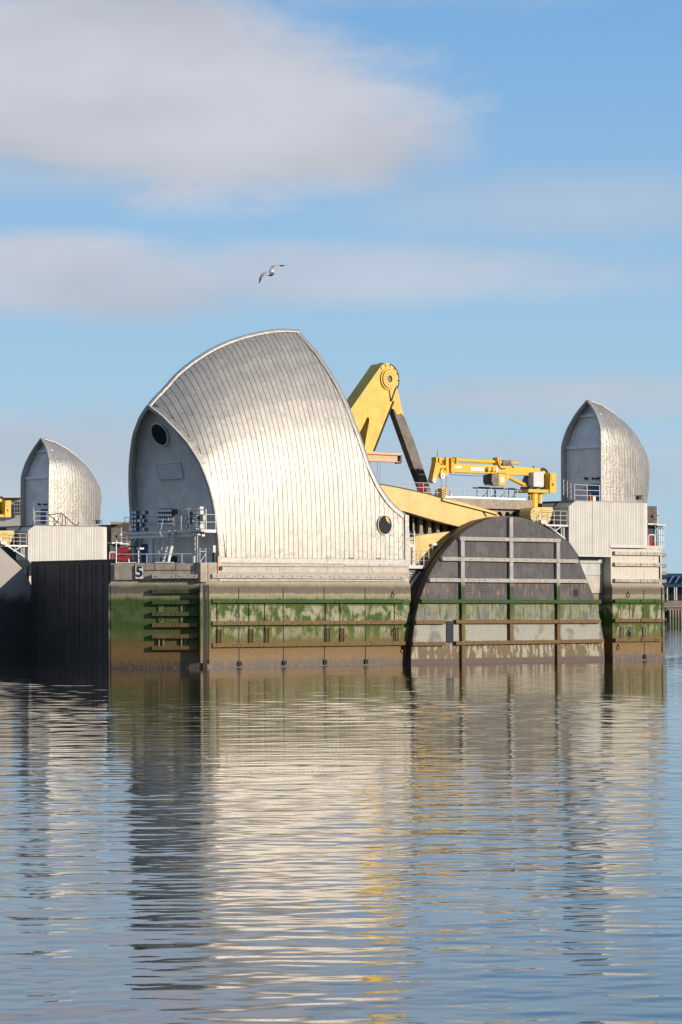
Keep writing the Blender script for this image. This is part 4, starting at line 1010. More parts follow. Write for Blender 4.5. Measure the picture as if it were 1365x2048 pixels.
pts = [(xc_-.1, BY-.05)]+[(xd+(RR+.08)*sin(pi/2*i/10), BY+RR-(RR+.08)*cos(pi/2*i/10)) for i in range(11)]+[(xd, 5), (xc_-.1, 5)]
part(hs_, 'base_flashing', MB().plan(pts, zs1-.22, zs1-.003), M['galv_light'])
part(hs_, 'roof_deck', MB().plan([(xb, BY+.02), (xd, BY+.02)]+[(xd+(RR-.07)*sin(pi/2*i/8), BY+RR-(RR-.07)*cos(pi/2*i/8)) for i in range(1, 9)]+[(xd+RR-.07, 9.5), (xb, 9.5)], zt1-.04, zt1+.04), M['hall'])
# bottom trim and the white gutter under it
part(hs_, 'drip_edge', MB().box(xbb, xc_, BY-.03, BY+.3, zb1-.08, zb1-.003), M['galv'])
A = at(1158, 1120, .9); B = at(1205, 1124, .9)
M['palew'] = mat('limewashed_steel', (.52, .53, .50), .7, 0, 0, 2, .15, 1.5, .4)
part(pier, 'pale_band', MB().box(A.x, B.x, .75, .99, A.z-.25, A.z+.05), M['palew'])
part(pier, 'pale_panel', MB().box(A.x-.3, B.x, .90, .998, at(1170, 1150, .9).z, A.z-.255), M['palew'])
part(pier, 'pale_panel', MB().box(A.x-.3, B.x, .93, .998, at(1170, 1186, .9).z, at(1170, 1151, .9).z), M['dry'])

# small shelter
ss = thing('small_shelter', 'small silver pointed shell standing on the cream housing at right', 'building', (48, 5.1, zt1))
SA = 2.25; SCY = 5.1; zb = zt1+.04
p_ = at(1164.7, 990, SCY); SX0 = p_.x
APX = at(1176, 801, SCY); zap = APX.z
lean = [(zb, 0)] + [(at(1160, y_, SCY).z, dx) for y_, dx in ((889, .05), (859, .35), (829, .62), (801, APX.x-SX0))]
halfw = [(zb, SA), (at(1165, 977, SCY).z, SA), (at(1168, 893, SCY).z, SA*1.0), (at(1168, 886, SCY).z, SA*.985), (at(1168, 870, SCY).z, SA*.92), (at(1168, 859, SCY).z, SA*.86), (at(1168, 843, SCY).z, SA*.70), (at(1168, 829, SCY).z, SA*.52), (at(1168, 815, SCY).z, SA*.29), (zap, .0)]
halfw = [(z_, a_) for z_, a_ in halfw]
sil = [(1176, 801), (1204, 811.4), (1231.4, 829), (1258.7, 853.8), (1277.8, 878.4), (1291.5, 905.7), (1298.3, 927.6), (1299.6, 949.5), (1298, 976.8), (1294.5, 1004)]
leans = smoothtab(lean); hws = smoothtab(halfw)
X0f = lambda z_: SX0+lerp(leans, z_); AF = lambda z_: max(0, lerp(hws, z_))
def secY(u, a_): return a_*max(0, 1-u**2.3)**.62
silz = []
for px, py in sil:
    L = 0
    z_ = at(px, py, SCY).z
    lo, hi = 0, 16
    for _ in range(30):
        mid_ = (lo+hi)/2; x0_ = X0f(z_); a_ = AF(z_)
        mx = max(proj((x0_+mid_*u, SCY-secY(u, a_), z_))[0] for u in [k/24 for k in range(25)])
        if mx < px: lo = mid_
        else: hi = mid_
    silz.append((z_, lo))
silz.sort(); silz[-1] = (zap, .02); silz[0] = (zb, silz[0][1])
sils = smoothtab(silz); LF = lambda z_: max(.02, lerp(sils, z_))
def SS(X, z_, sd=-1):
    u = (X-X0f(z_))/LF(z_); u = min(1, max(0, u)); return Vector((X, SCY+sd*secY(u, AF(z_)), z_))
for sd, nm, mt_ in ((1, 'far_leaf', 'inner'), (-1, 'seam_underlay', 'seam')):
    rows = []
    for k in range(41):
        z_ = zb+(zap-.02-zb)*k/40; r = []
        for i in range(25):
            u = (i/24)**.8; p_ = Vector((X0f(z_)+LF(z_)*u, SCY+sd*secY(u, AF(z_))*(1 if sd > 0 else .985), z_)); r.append(p_)
        rows.append(r)
    o = part(ss, nm, MB().grid(rows), M[mt_], True, fix=False)
    if sd > 0: o.modifiers.new('t', 'SOLIDIFY').thickness = .1
NS = 20; XMAX = max(X0f(z_)+LF(z_) for z_, _ in sils); wS = (XMAX-SX0-.3)/NS
zgrid = [zb+(zap-zb)*k/160 for k in range(161)]
for i in range(NS):
    xa_, xb_ = SX0+.3+i*wS+.022, SX0+.3+(i+1)*wS-.022
    ok = [z_ for z_ in zgrid if X0f(z_)+.25 < xa_ and X0f(z_)+LF(z_)-.01 > xb_ and z_ < zap-.2]
    if len(ok) < 3: continue
    z0_, z1_ = ok[0], ok[-1]; rows = []; nr_ = 22
    for k in range(nr_+1):
        z_ = z0_+(z1_-z0_)*k/nr_; rw = random.uniform(-.006, .006)
        rows.append([SS(X, z_)+Vector((0, -.03+rw*j, 0)) for j, X in enumerate((xa_, (xa_+xb_)/2, xb_))])
    mbp = MB().grid(rows)
    for j in (0, 2): mbp.grid([[r[j] for r in rows], [r[j]+Vector((0, .05, 0)) for r in rows]])
    part(ss, 'cladding_strip', mbp, M['skin'], True, fix=False)
for j in range(8):
    rows = []
    for k in range(7):
        z_ = zb+(zap-.25-zb)*(j+k/6.2)/8; rows.append([SS(X0f(z_)+q_*LF(z_)/max(LF(z_), .6), z_)+Vector((0, -.05, 0)) for q_ in (0, .3, .58)])
    part(ss, 'arch_flashing', MB().grid(rows), M['skin'], True, fix=False)
# arch edge band and crest of the small shell
for sd in (-1, 1):
    mbp = MB()
    zz = [zb+(zap-zb)*k/26 for k in range(27)]
    for a_, b_ in zip(zz, zz[1:]):
        A = Vector((X0f(a_)+.05, SCY+sd*(AF(a_)+.02), a_)); B = Vector((X0f(b_)+.05, SCY+sd*(AF(b_)+.02), b_)); mbp.bar(A, B, .16, .36, (1, 0, 0))
    part(ss, 'arch_rim', mbp, M['inner'] if sd > 0 else M['skirt'])
mbp = MB()
for k in range(18):
    z_a, z_b = zap-.1-(zap-zb)*.028*k, zap-.1-(zap-zb)*.028*(k+1)
    mbp.bar((X0f(z_a)+LF(z_a), SCY, z_a+.04), (X0f(z_b)+LF(z_b), SCY, z_b+.04), .2, .08)
part(ss, 'crest_cap', mbp, M['skirt'])
zspring = at(1160, 893.5, SCY).z; zhi = at(1177, 832, SCY).z
def endpanel(z0_, z1_, back, mt_, name, corrug=True):
    rows = []
    for k in range(13):
        z_ = z0_+(z1_-z0_)*k/12; h_ = max(.02, AF(z_)-.06); r = []
        for i in range(85):
            yy = SCY-h_+2*h_*i/84; r.append(Vector((X0f(z_)+back+(.03 if corrug and int(math.floor(yy/.12)) % 2 else 0), yy, z_)))
        rows.append(r)
    return part(ss, name, MB().grid(rows), M[mt_], fix=False)
endpanel(zb, zspring, .45, 'wallgrey', 'lower_wall'); endpanel(zspring+.02, zhi, .62, 'wallgrey', 'upper_wall'); endpanel(zhi+.02, zap-.15, .62, 'wallgrey2', 'gable_panel', False)
part(ss, 'cross_beam', MB().box(SX0+.35, SX0+.7, SCY-SA+.02, SCY+SA-.02, zspring-.12, zspring+.15), M['wallgrey2'])
part(ss, 'cross_beam', MB().box(X0f(zhi)+.45, X0f(zhi)+.7, SCY-AF(zhi)+.03, SCY+AF(zhi)-.03, zhi-.06, zhi+.14), M['wallgrey2'])
XW = SX0+.45
def onW(px0, px1, py0, py1, t, mt_, name, own=None):
    a_, b_ = atX(px0, py0, XW), atX(px1, py1, XW); return part(own or ss, name, MB().box(XW-t, XW-.002, min(a_.y, b_.y), max(a_.y, b_.y), min(a_.z, b_.z), max(a_.z, b_.z)), M[mt_])
d_ = onW(1178, 1199.5, 968.5, 1001, .08, 'blue', 'door'); 
vt = onW(1151.5, 1159, 933, 943.5, .08, 'wallgrey2', 'vent'); onW(1153.3, 1157.2, 935, 941.5, .11, 'wallgrey', 'vent_grille', vt)
for px in (1172, 1175, 1187, 1193, 1197, 1199): onW(px, px+2, 954+random.random()*2, 959, .2, 'blackplastic', 'small_lamp')
onW(1167.5, 1171, 974, 979, .1, 'mint', 'exit_light')

# walkway and platform left of the housing
M['exp'] = M['galv_light']
wp = thing('side_platform', 'small railed steel platform with braces left of the cream housing at right', 'platform', (at(1110, 1050, -.2).x, -.2, 10))
PY = -.25
A = at(1092, 1048.5, PY); B = at(1138, 1048.5, PY); zd = A.z
part(wp, 'deck', MB().box(A.x, B.x, PY, 1.6, zd-.16, zd), M['galv'])
rail(wp, [(A.x+.3, PY+.05, zd), (B.x-.15, PY+.05, zd)], 1.15, 3, .95, .032, M['galv_light'])
rail(wp, [(A.x+.3, PY+.05, zd), (A.x+.3, 1.5, zd)], 1.15, 3, 1.2, .03, M['galv'])
b0 = at(1094, 1050, PY+.1); b1 = at(1131, 1078, PY+.1); part(wp, 'brace', MB().bar(b0, b1, .12, .12), M['galv_light'])
part(wp, 'brace', MB().bar(at(1108, 1064, PY+.1), at(1124, 1052, PY+.1), .08, .08), M['galv'])
for px in (1110.5, 1123, 1126.5, 1129): part(wp, 'strut', MB().bar(at(px, 1051, PY+.25), at(px, 1062 if px < 1112 else 1076, PY+.25), .07, .07, (1, 0, 0)), M['galv_light'])
part(wp, 'toe_box', MB().side([(1083, 1040), (1095, 1040), (1095, 1046.5), (1083, 1046.5)], PY, .5), M['galv_light'])
# dark machinery void behind the platform, yellow drum guard
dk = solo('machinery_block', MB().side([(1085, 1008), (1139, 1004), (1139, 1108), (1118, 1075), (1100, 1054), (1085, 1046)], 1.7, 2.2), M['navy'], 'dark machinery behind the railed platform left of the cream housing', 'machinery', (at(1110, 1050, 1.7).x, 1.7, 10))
dr_ = thing('drive_guard', 'rounded yellow drive guard above the right shoulder of the gate disc', 'machine guard', (at(1080, 1030, .5).x, .5, 11))
g_ = [(1062, 1030), (1062.5, 1022), (1067, 1016.5), (1075, 1014.5), (1106, 1014.5), (1107, 1020), (1100, 1044), (1095, 1049), (1080, 1048), (1067, 1043), (1063, 1038)]
part(dr_, 'guard_shell', MB().side(g_, .3, 1.3), M['yellow_pale'])
part(dr_, 'stiffener', MB().side([(1076, 1030), (1086, 1017), (1090, 1017), (1079, 1032)], .22, .078), M['yellow'])
part(dr_, 'lever', MB().side([(1077, 1036), (1082, 1030), (1084, 1031), (1078.5, 1038)], .12, .08), M['white'])
c = at(1068, 1022.5, .28); part(dr_, 'hole', MB().box(c.x-.07, c.x+.07, .27, .298, c.z-.09, c.z+.09), M['dark'])
b0 = at(1070, 1044, .1)
rail(dr_, [at(1068, 1043, -.05), at(1083, 1047, -.05)], .9, 3, .45, .02, M['galv'])
sh_ = thing('edge_strip', 'long dark strip along the right shoulder of the gate disc below the platform', 'dark_band', (at(1130, 1080, -.5).x, -.5, 9))
part(sh_, 'dark_strip', MB().side([(1093, 1051), (1100, 1053), (1122, 1072), (1139, 1084), (1158, 1112), (1155, 1115.5), (1148, 1112), (1130, 1086), (1108, 1064)], -.55, .9), M['navy'])  # plain dark strip along the line between disc and housing

# railings along the housing roof and the small shelter
r2 = thing('guard_rail', 'pale guard rail on top of the cream housing before the small shell at right', 'railing', (xb, 0, zt1))
zz0 = zt1+.042
rail(r2, [at(1128, 990, 4.0)*1, Vector((at(1150, 1000, .1).x, .1, zz0)), Vector((at(1200, 1001, .1).x, .1, zz0))], 1.35, 3, 1.5, .035)
r2b = thing('guard_rail', 'thin guard rail at the rounded end of the cream housing at right', 'railing', (xd, 0, zt1))
rail(r2b, [Vector((at(1200.5, 1001, .1).x, .12, zz0)), Vector((at(1268, 1001, .1).x, .12, zz0))], 1.25, 2, 1.6, .018, M['galv'])
part(r2b, 'hoop', MB().path([at(1268, 999, .2), at(1268.5, 991.5, .2), at(1287, 991, .2), at(1287, 1003, .2)], .03), M['blacksteel'])
c = at(1280, 996, .3); part(r2b, 'camera_housing', MB().box(c.x-.25, c.x+.15, .2, .5, c.z-.15, c.z+.2), M['blackplastic'])
og = thing('safety_marker', 'orange and white safety marker on the housing roof by the blue door at right', 'marker', at(1184, 994, .9))
c = at(1181, 989, .9); part(og, 'cone', MB().tube((c.x, .9, zz0), (c.x, .9, c.z+.2), .14, 8, .05), M['orange']); part(og, 'base', MB().box(c.x+.3, c.x+.6, .8, 1.0, zz0, c.z-.1), M['white'])

# things at the right end of the pier
dx_ = thing('plant_cabinet', 'tall dark grey ribbed cabinet standing behind the right end of the pier', 'cabinet', (at(1305, 1040, 3).x, 3, 9.9))
EY = 2.6
A, B = at(1294, 1012, EY), at(1313, 1047, EY); nck = 8
part(dx_, 'cabinet_body', MB().box(A.x, B.x, EY, EY+2, B.z, A.z), M['blacksteel'])
for k in range(nck):
    xx = A.x+(B.x-A.x)*(k+.5)/nck; part(dx_, 'rib', MB().box(xx-.05, xx+.05, EY-.05, EY-.002, B.z+.05, A.z-.05), M['browngrey'])
part(dx_, 'corner_post', MB().tube((B.x+.08, EY-.05, 9.9), (B.x+.08, EY-.05, A.z+.05), .06, 8), M['galv_light'])
part(dx_, 'lower_box', MB().box(A.x, B.x+.1, EY+.2, EY+1.5, 9.903, B.z-.15), M['navy'])
part(dx_, 'sill', MB().box(A.x-.05, B.x+.15, EY-.2, EY+1, B.z-.14, B.z-.003), M['galv'])
re_ = thing('ladder_cage', 'pale railed access hoops and cage at the right tip of the near pier', 'ladder cage', (at(1325, 1060, 2).x, 2, 9.9))
for px in (1319, 1323.5, 1328):
    x_ = at(px, 1060, 2).x; part(re_, 'hoop', MB().path([(x_, 2, 9.9), (x_, 2, 11.4), (x_+.1, 2.2, 11.7), (x_+.25, 2.5, 11.7), (x_+.3, 2.8, 11.4), (x_+.3, 2.8, 9.9)], .035), M['galv'])
for zq in (10.3, 10.9): part(re_, 'cage_band', MB().tube((at(1317, 1060, 2).x, 1.95, zq), (at(1329, 1060, 2).x, 1.95, zq), .03), M['galv'])
x0_, x1_ = at(1316, 1050, 2.2).x, at(1327, 1050, 2.2).x; zq = at(1320, 1049, 2.2).z
part(re_, 'upper_deck', MB().box(x0_-.3, x1_+.2, 2.0, 3.2, zq-.12, zq), M['galv_light'])
rail(re_, [(x0_, 2.1, zq), (x1_, 2.1, zq)], 1.15, 2, .5, .022, M['galv_light'])
c = at(1315, 1029, 2.1); part(re_, 'lamp', MB().disc(c, (1, -1, 0), .14, .22, 10), M['white'])
rc = thing('life_ring_stand', 'white tube frame with a red fire hydrant inside at the right end of the pier', 'stand', (at(1305, 1065, 1.2).x, 1.2, 9.9))
A, B = at(1298, 1060, 1.2), at(1310.5, 1060, 1.2)
part(rc, 'tube_frame', MB().path([(A.x, 1.2, 9.9), (A.x, 1.2, 10.75), (A.x+.1, 1.2, 10.9), (B.x-.1, 1.2, 10.9), (B.x, 1.2, 10.75), (B.x, 1.2, 9.9)], .045), M['white'])
part(rc, 'hydrant', MB().tube((A.x+.45, 1.4, 9.9), (A.x+.45, 1.4, 10.75), .15, 10), M['red'])
part(rc, 'bucket', MB().tube((B.x+.15, 1.4, 9.9), (B.x+.15, 1.4, 10.25), .17, 12), M['red'])

# ------------------------------------------------------------------ gear in the gap between the big shell and the disc
gp = thing('gap_platform', 'narrow grey steel walkway between the largest shell and the gate disc', 'platform', (at(838, 1135, .6).x, .6, 7.6))
GPY = .2
A, B = at(818, 1130.5, GPY), at(860, 1137.5, GPY)
part(gp, 'deck', MB().box(A.x, B.x, GPY, 1.0, B.z, A.z), M['galv_light'])
rail(gp, [(A.x+.05, GPY+.05, A.z), (B.x-.05, GPY+.05, A.z)], 1.15, 3, .62, .028, M['galv'])
lt = thing('ladder_tower', 'grey caged ladder tower close right of the largest shell', 'ladder', (at(824, 1100, .7).x, .7, 8))
for px in (818.5, 828.5): part(lt, 'stile', MB().box(at(px, 1100, .55).x-.05, at(px, 1100, .55).x+.05, .5, .6, A.z, at(px, 1062, .55).z), M['galv'])
for k in range(6):
    y_ = 1064+k*4.2; part(lt, 'rung', MB().tube(at(818.5, y_, .45), at(828.5, y_, .45), .03), M['galv_light'] if k % 2 else M['navy'])
part(lt, 'landing', MB().side([(815.5, 1088.5), (829.5, 1088.5), (829.5, 1095), (815.5, 1095)], .3, .5), M['galv_light'])
part(lt, 'post', MB().side([(825.5, 1095.2), (829.5, 1095.2), (829.5, 1128.5), (825.5, 1128.5)], .45, .15), M['galv_light'])
for px in (833, 837, 841): part(lt, 'stay_wire', MB().tube(at(px-1.5, 1070, .7), at(px+1.5, 1125, .7), .012, 5), M['blacksteel'])
mc = thing('winch_gear', 'tangle of dark pipes and valves on the walkway beside the disc rim', 'machinery', (at(850, 1115, 1.1).x, 1.1, 8))
random.seed(11)
for k in range(16):
    px, py = 838+random.random()*22, 1100+random.random()*26
    if py < 1126-(px-838)*1.3: py = 1126-random.random()*(px-838)*1.1
    c = at(px, py, 1.15+random.random()*.4); part(mc, 'valve', MB().tube(c, c+Vector((random.uniform(-.4, .4), random.uniform(-.2, .2), random.uniform(-.4, .4))), random.uniform(.07, .16), 8), M[random.choice(('bolt', 'browngrey', 'galv', 'navy'))])
cc = at(866, 1091, .8); cp = thing('security_camera', 'white camera on a short post beside the disc rim', 'camera', (cc.x, .8, cc.z-1))
part(cp, 'post', MB().tube((cc.x, .8, cc.z-1.0), (cc.x, .8, cc.z), .04), M['white']); part(cp, 'head', MB().box(cc.x-.1, cc.x+.45, .7, .9, cc.z, cc.z+.17), M['white'])
mg = thing('mesh_guard', 'curved steel mesh guard hanging below the walkway beside the disc rim', 'mesh guard', (at(835, 1180, .6).x, .6, 5))
MYq = .75
for k in range(9):
    px = 820+k*4.1; y0, y1 = 1139, 1240-(px-820)**1.0*2.6
    if y1 > y0+4: part(mg, 'mesh_wire', MB().tube(at(px, y0, MYq), at(px, y1+20-k*3, MYq), .02, 4), M['galv'])
for k in range(22):
    y_ = 1142+k*5; xr_ = 852-max(0, (y_-1150))*.22
    part(mg, 'mesh_wire', MB().tube(at(817, y_, MYq), at(xr_, y_, MYq), .02, 4), M['galv'])
part(mg, 'edge_plate', MB().path([at(x_, y_, .5) for x_, y_ in ((850.5, 1138), (850, 1152), (843, 1170), (837, 1186), (832, 1210), (827, 1235), (823, 1260))], .06), M['galv_light'])
part(mg, 'brace', MB().bar(at(819, 1176, .45), at(841, 1143, .45), .14, .14), M['galv'])

# ------------------------------------------------------------------ floodlight gallery before the end wall
gy = thing('floodlight_gallery', 'railed steel gallery hung across the grey end wall of the largest shell', 'platform', (-.3, 5, 11))
GX = -.45
aL, aR = atX(247, 1064, GX), atX(409, 1061, GX); zg = at(330, 1062.5, 5).z
part(gy, 'deck', MB().box(GX, .75, aR.y, aL.y, zg-.22, zg), M['galv'])
part(gy, 'deck_beam', MB().box(GX+.2, GX+.5, aR.y+.5, aL.y-.4, zg-.5, zg-.223), M['wallgrey'])
rail(gy, [(GX+.05, aR.y+.05, zg), (GX+.05, aL.y-.1, zg)], 1.15, 2, 1.35, .03, M['galv'])
rail(gy, [(GX+.05, aR.y+.05, zg), (.7, aR.y+.05, zg)], 1.15, 2, 1.0, .035, M['galv_light'])
part(gy, 'end_frame', MB().path([(GX-.1, aR.y-.3, zg), (GX-.1, aR.y-.3, zg+1.5), (GX-.1, aR.y+1.6, zg+1.5), (GX-.1, aR.y+1.6, zg)], .045), M['white'])
part(gy, 'end_frame', MB().path([(GX-.1, aR.y+.6, zg), (GX-.1, aR.y+.6, zg+1.5)], .045), M['white'])
part(gy, 'landing', MB().box(GX-.6, GX-.003, aR.y-.3, aR.y+1.8, zg-.16, zg), M['galv_light'])
for px in (270, 282): part(gy, 'bracket', MB().bar(atX(px, 1085, .9), atX(px+6, 1066, GX+.3), .12, .12), M['galv'])
M['lampbody'] = mat('lamp_body', (.10, .10, .105), .5)
def lampcol(t, spec, X=None):
    for (px, py) in spec:
        X_ = GX-.15 if X is None else X; c = atX(px, py, X_)
        l_ = part(t, 'lamp', MB().box(c.x-.02, c.x+.30, c.y-.15, c.y+.15, c.z-.13, c.z+.13), M['lampbody'])
        part(l_, 'lens', MB().disc((c.x-.05, c.y, c.z), (1, 0, 0), .11, .028, 10), M['lens'])
M['lens'] = mat('lamp_reflector', (.92, .92, .90), .4, 0)
f1 = thing('floodlight_bank', 'stacked floodlights at the left end of the gallery on the grey end wall', 'floodlights', (GX, aL.y-1, zg), 'floodlight banks on the gallery')
lampcol(f1, [(x_, y_) for y_ in (1025, 1033.5, 1042, 1050, 1058.5) for x_ in (265.5, 271)]+[(288.5, 1025), (283, 1033.5), (281, 1041.5), (287, 1041.5), (282, 1050), (288, 1058.5), (277, 1041.5), (261, 1041)])
for px in (268, 284): a_ = atX(px, 1062, GX+.1); part(f1, 'mast', MB().tube((a_.x+.15, a_.y, zg), (a_.x+.15, a_.y, atX(px, 1021, GX).z), .04), M['galv'])
f2 = thing('floodlight_bank', 'grid of bright white lamps at the middle of the gallery, above the steep stairs', 'floodlights', (GX, 5, zg), 'floodlight banks on the gallery')
lampcol(f2, [(318.5+k*4.7, y_) for y_ in (1021.3, 1030.3, 1038.8, 1047.5) for k in range(6)])
a_, b_ = atX(316, 1017.5, GX+.2), atX(345, 1050, GX+.2); part(f2, 'back_plate', MB().box(GX+.2, GX+.26, b_.y, a_.y, b_.z, a_.z), M['blacksteel'])
c = atX(352, 1023, GX); part(f2, 'side_lamp', MB().box(c.x-.2, c.x+.2, c.y-.45, c.y+.25, c.z-.18, c.z+.18), M['blackplastic'])
for px in (322, 340): a_ = atX(px, 1062, GX+.3); part(f2, 'mast', MB().tube((a_.x, a_.y, zg), (a_.x, a_.y, atX(px, 1019, GX).z), .04), M['galv'])
f3 = thing('floodlight_bank', 'cream backed floodlights at the right end of the gallery by the shell edge', 'floodlights', (GX, 1, zg), 'floodlight banks on the gallery')
lampcol(f3, [(x_, y_) for x_, y_ in ((373, 1019), (378.5, 1027.5), (373, 1036), (379, 1036.5), (379, 1044), (374, 1053), (390.5, 1018), (394.5, 1018), (390.5, 1026), (394.5, 1026), (389, 1035), (394, 1035), (391, 1043.5), (395, 1043.5), (391, 1052.5), (395, 1052.5))])
for px, py in ((399.5, 1018.5), (400, 1026.5), (405, 1035), (400, 1044), (400, 1052)):
    c = atX(px, py, GX+.1); part(f3, 'lamp_hood', MB().box(c.x-.1, c.x+.25, c.y-.17, c.y+.17, c.z-.2, c.z+.2), M['pale'] if 'pale' in M else M['cream'])
for px in (377, 393): a_ = atX(px, 1062, GX+.3); part(f3, 'mast', MB().tube((a_.x, a_.y, zg), (a_.x, a_.y, atX(px, 1016, GX).z), .04), M['galv'])
# steep stairs from the deck to the gallery
st = thing('stairway', 'steep pale steel stairs climbing from the pier deck to the gallery', 'stairs', (-1.5, 5, 8))
SXx = -1.1; zdk = 7.993
b0, b1 = atX(331, 1127, SXx), atX(346, 1062, GX)
b0.z = zdk; b1.z = zg
for s in (-.32, .32):
    o_ = Vector((0, s, 0)); part(st, 'stringer', MB().bar(b0+o_, b1+o_, .07, .24, (1, 0, 0)), M['galv_light'] if s < 0 else M['galv'])
    part(st, 'hand_rail', MB().path([b0+o_+Vector((-.5, .2, 1.0)), b1+o_+Vector((-.5, .2, 1.0))], .03), M['galv_light'])
for k in range(10):
    c = b0+(b1-b0)*(k+.7)/10.5; part(st, 'tread', MB().box(c.x-.16, c.x+.12, c.y-.29, c.y+.29, c.z-.04, c.z), M['white'])
for k in (0.1, .55): c = b0+(b1-b0)*k; part(st, 'rail_post', MB().tube(c+Vector((0, .35, 0)), c+Vector((-.5, .55, 1.0)), .03), M['galv_light'])
# mast carrying the right end of the gallery
ms = thing('gallery_mast', 'pale lattice mast carrying the right end of the gallery', 'mast', (-.6, 1.8, 8))
c = atX(392.5, 1120, -.6)
for dy in (-.14, .14): part(ms, 'leg', MB().tube((c.x, c.y+dy, zdk), (c.x, c.y+dy, zg-.3), .055, 8), M['galv_light'])
for k in range(7): part(ms, 'lattice', MB().tube((c.x, c.y-.14, zdk+.3+k*.4), (c.x, c.y+.14, zdk+.55+k*.4), .025), M['galv_light'])
part(ms, 'head', MB().box(c.x-.15, c.x+.15, c.y-.35, c.y+.3, zg-.42, zg-.225), M['white'])
c2 = atX(389, 1122, -.7); part(ms, 'junction_box', MB().tube((c2.x, c2.y, zdk), (c2.x, c2.y, zdk+.5), .16, 10), M['white'])
dl = thing('ladder_gate', 'light tube ladder gate on the deck by the fender ladder', 'gate', (-.5, .6, 8))
A, B = at(400, 1125, .05), at(412, 1125, .05)
for p_ in (A, B): part(dl, 'post', MB().tube((p_.x, .05, zdk-.2), (p_.x, .05, zdk+1.1), .035), M['galv_light'])
part(dl, 'bar', MB().tube((A.x, .05, zdk+.85), (B.x, .05, zdk+.85), .03), M['galv_light']); part(dl, 'bar', MB().tube((A.x, .05, zdk), (B.x, .05, zdk+.7), .03), M['galv_light'])
part(dl, 'chain', MB().path([(A.x, .05, zdk+1.1), ((A.x+B.x)/2, .05, zdk+.93), (B.x, .05, zdk+1.1)], .02), M['galv'])
# single rail along the edge of the left deck
er = thing('deck_rail', 'single grey tube rail along the edge of the left deck', 'railing', (-2, 3, zdk))
dA = Vector((-.35, .15, zdk)); dB = Vector((-4.95, 5.0, zdk)); dcut = (dB-dA)
part(er, 'handrail', MB().tube(dA+Vector((0, 0, .68)), dB+Vector((0, 0, .68)), .035, 8), M['galv_light'])
for k in (.22, .62, .97): p_ = dA+dcut*k; part(er, 'post', MB().tube(p_, p_+Vector((0, 0, .68)), .035), M['galv_light'])
p_ = dA+dcut*.42; part(er, 'toe_plate', MB().bar(p_-dcut*.11+Vector((0, 0, .04)), p_+dcut*.11+Vector((0, 0, .04)), .12, .06), M['white'])
p_ = dA+dcut*.88; part(er, 'toe_plate', MB().bar(p_-dcut*.14+Vector((0, 0, .04)), p_+dcut*.1+Vector((0, 0, .04)), .12, .06), M['white'])
bl = thing('bollard_light', 'short white post lamp on the deck before the blue door', 'lamp', tuple(dA+dcut*.74))
p_ = dA+dcut*.72+Vector((.3, .3, 0)); part(bl, 'post', MB().tube(p_, p_+Vector((0, 0, 1.05)), .05, 8), M['white']); part(bl, 'head', MB().box(p_.x-.12, p_.x+.30, p_.y-.3, p_.y+.1, p_.z+1.052, p_.z+1.17), M['white'])
p_ = dA+dcut*1.0+Vector((.1, -.2, 0))
tp = thing('marker_post', 'tall pale navigation post with rungs at the left tip of the deck', 'post', tuple(p_))
part(tp, 'post', MB().tube(p_, p_+Vector((0, 0, 1.5)), .05), M['white']); part(tp, 'lamp', MB().tube(p_+Vector((0, 0, 1.5)), p_+Vector((0, 0, 1.7)), .09, 8), M['white'])
c = atX(248, 1114, -3.2)
t = thing('hose_reel', 'bright red hose reel on the deck at the left tip of the near pier', 'hose reel', (c.x, c.y, zdk))
cc = Vector((c.x, c.y, zdk+.72)); dn = Vector((-.7, -.72, 0))
part(t, 'drum', MB().disc(cc, dn, .55, .45, 20), M['red']); part(t, 'hub', MB().disc(cc+dn*.46, dn, .15, .05, 12), M['blackplastic']); part(t, 'rim', MB().ring(cc+Vector((.75, 0, .05)), dn, .52, .62, .08, 24), M['blackplastic'])
for s in (-1, 1): part(t, 'foot', MB().tube(cc+R0*s*.35+Vector((0, 0, -.3)), (cc.x+R0.x*s*.4, cc.y+R0.y*s*.4, zdk), .05), M['galv'])
c = atX(425, 1098, .9); cb = thing('control_box', 'grey switch box on a blue post at the right foot of the grey end wall', 'switch box', (c.x, c.y, zdk))
part(cb, 'box', MB().box(c.x-.15, c.x+.1, c.y-.26, c.y+.26, c.z-.27, c.z+.27), M['galv_light']); part(cb, 'post', MB().box(c.x-.05, c.x+.1, c.y-.3, c.y-.05, zdk, c.z-.273), M['navy'])
c = atX(335, 1122, .2); bn_ = thing('deck_bin', 'low dark storage box on the deck behind the stairs', 'box', (c.x, c.y, zdk))
part(bn_, 'body', MB().box(c.x-.2, c.x+.5, c.y-.6, c.y+.6, zdk, zdk+.55), M['navy']); part(bn_, 'lid', MB().box(c.x-.24, c.x+.54, c.y-.64, c.y+.64, zdk+.552, zdk+.62), M['galv'])
# rusty corner bracket where the shell meets the ladder corner
A = at(437, 1118, -.1); part(pier, 'corner_bracket', MB().box(A.x-.12, A.x+.06, -.2, .1, 7.0, 8.5), M['pink'])
A = at(441, 1137, -.2); part(pier, 'cable_gland', MB().box(A.x-.12, A.x+.12, -.32, -.101, A.z-.15, A.z+.15), M['blackplastic'])

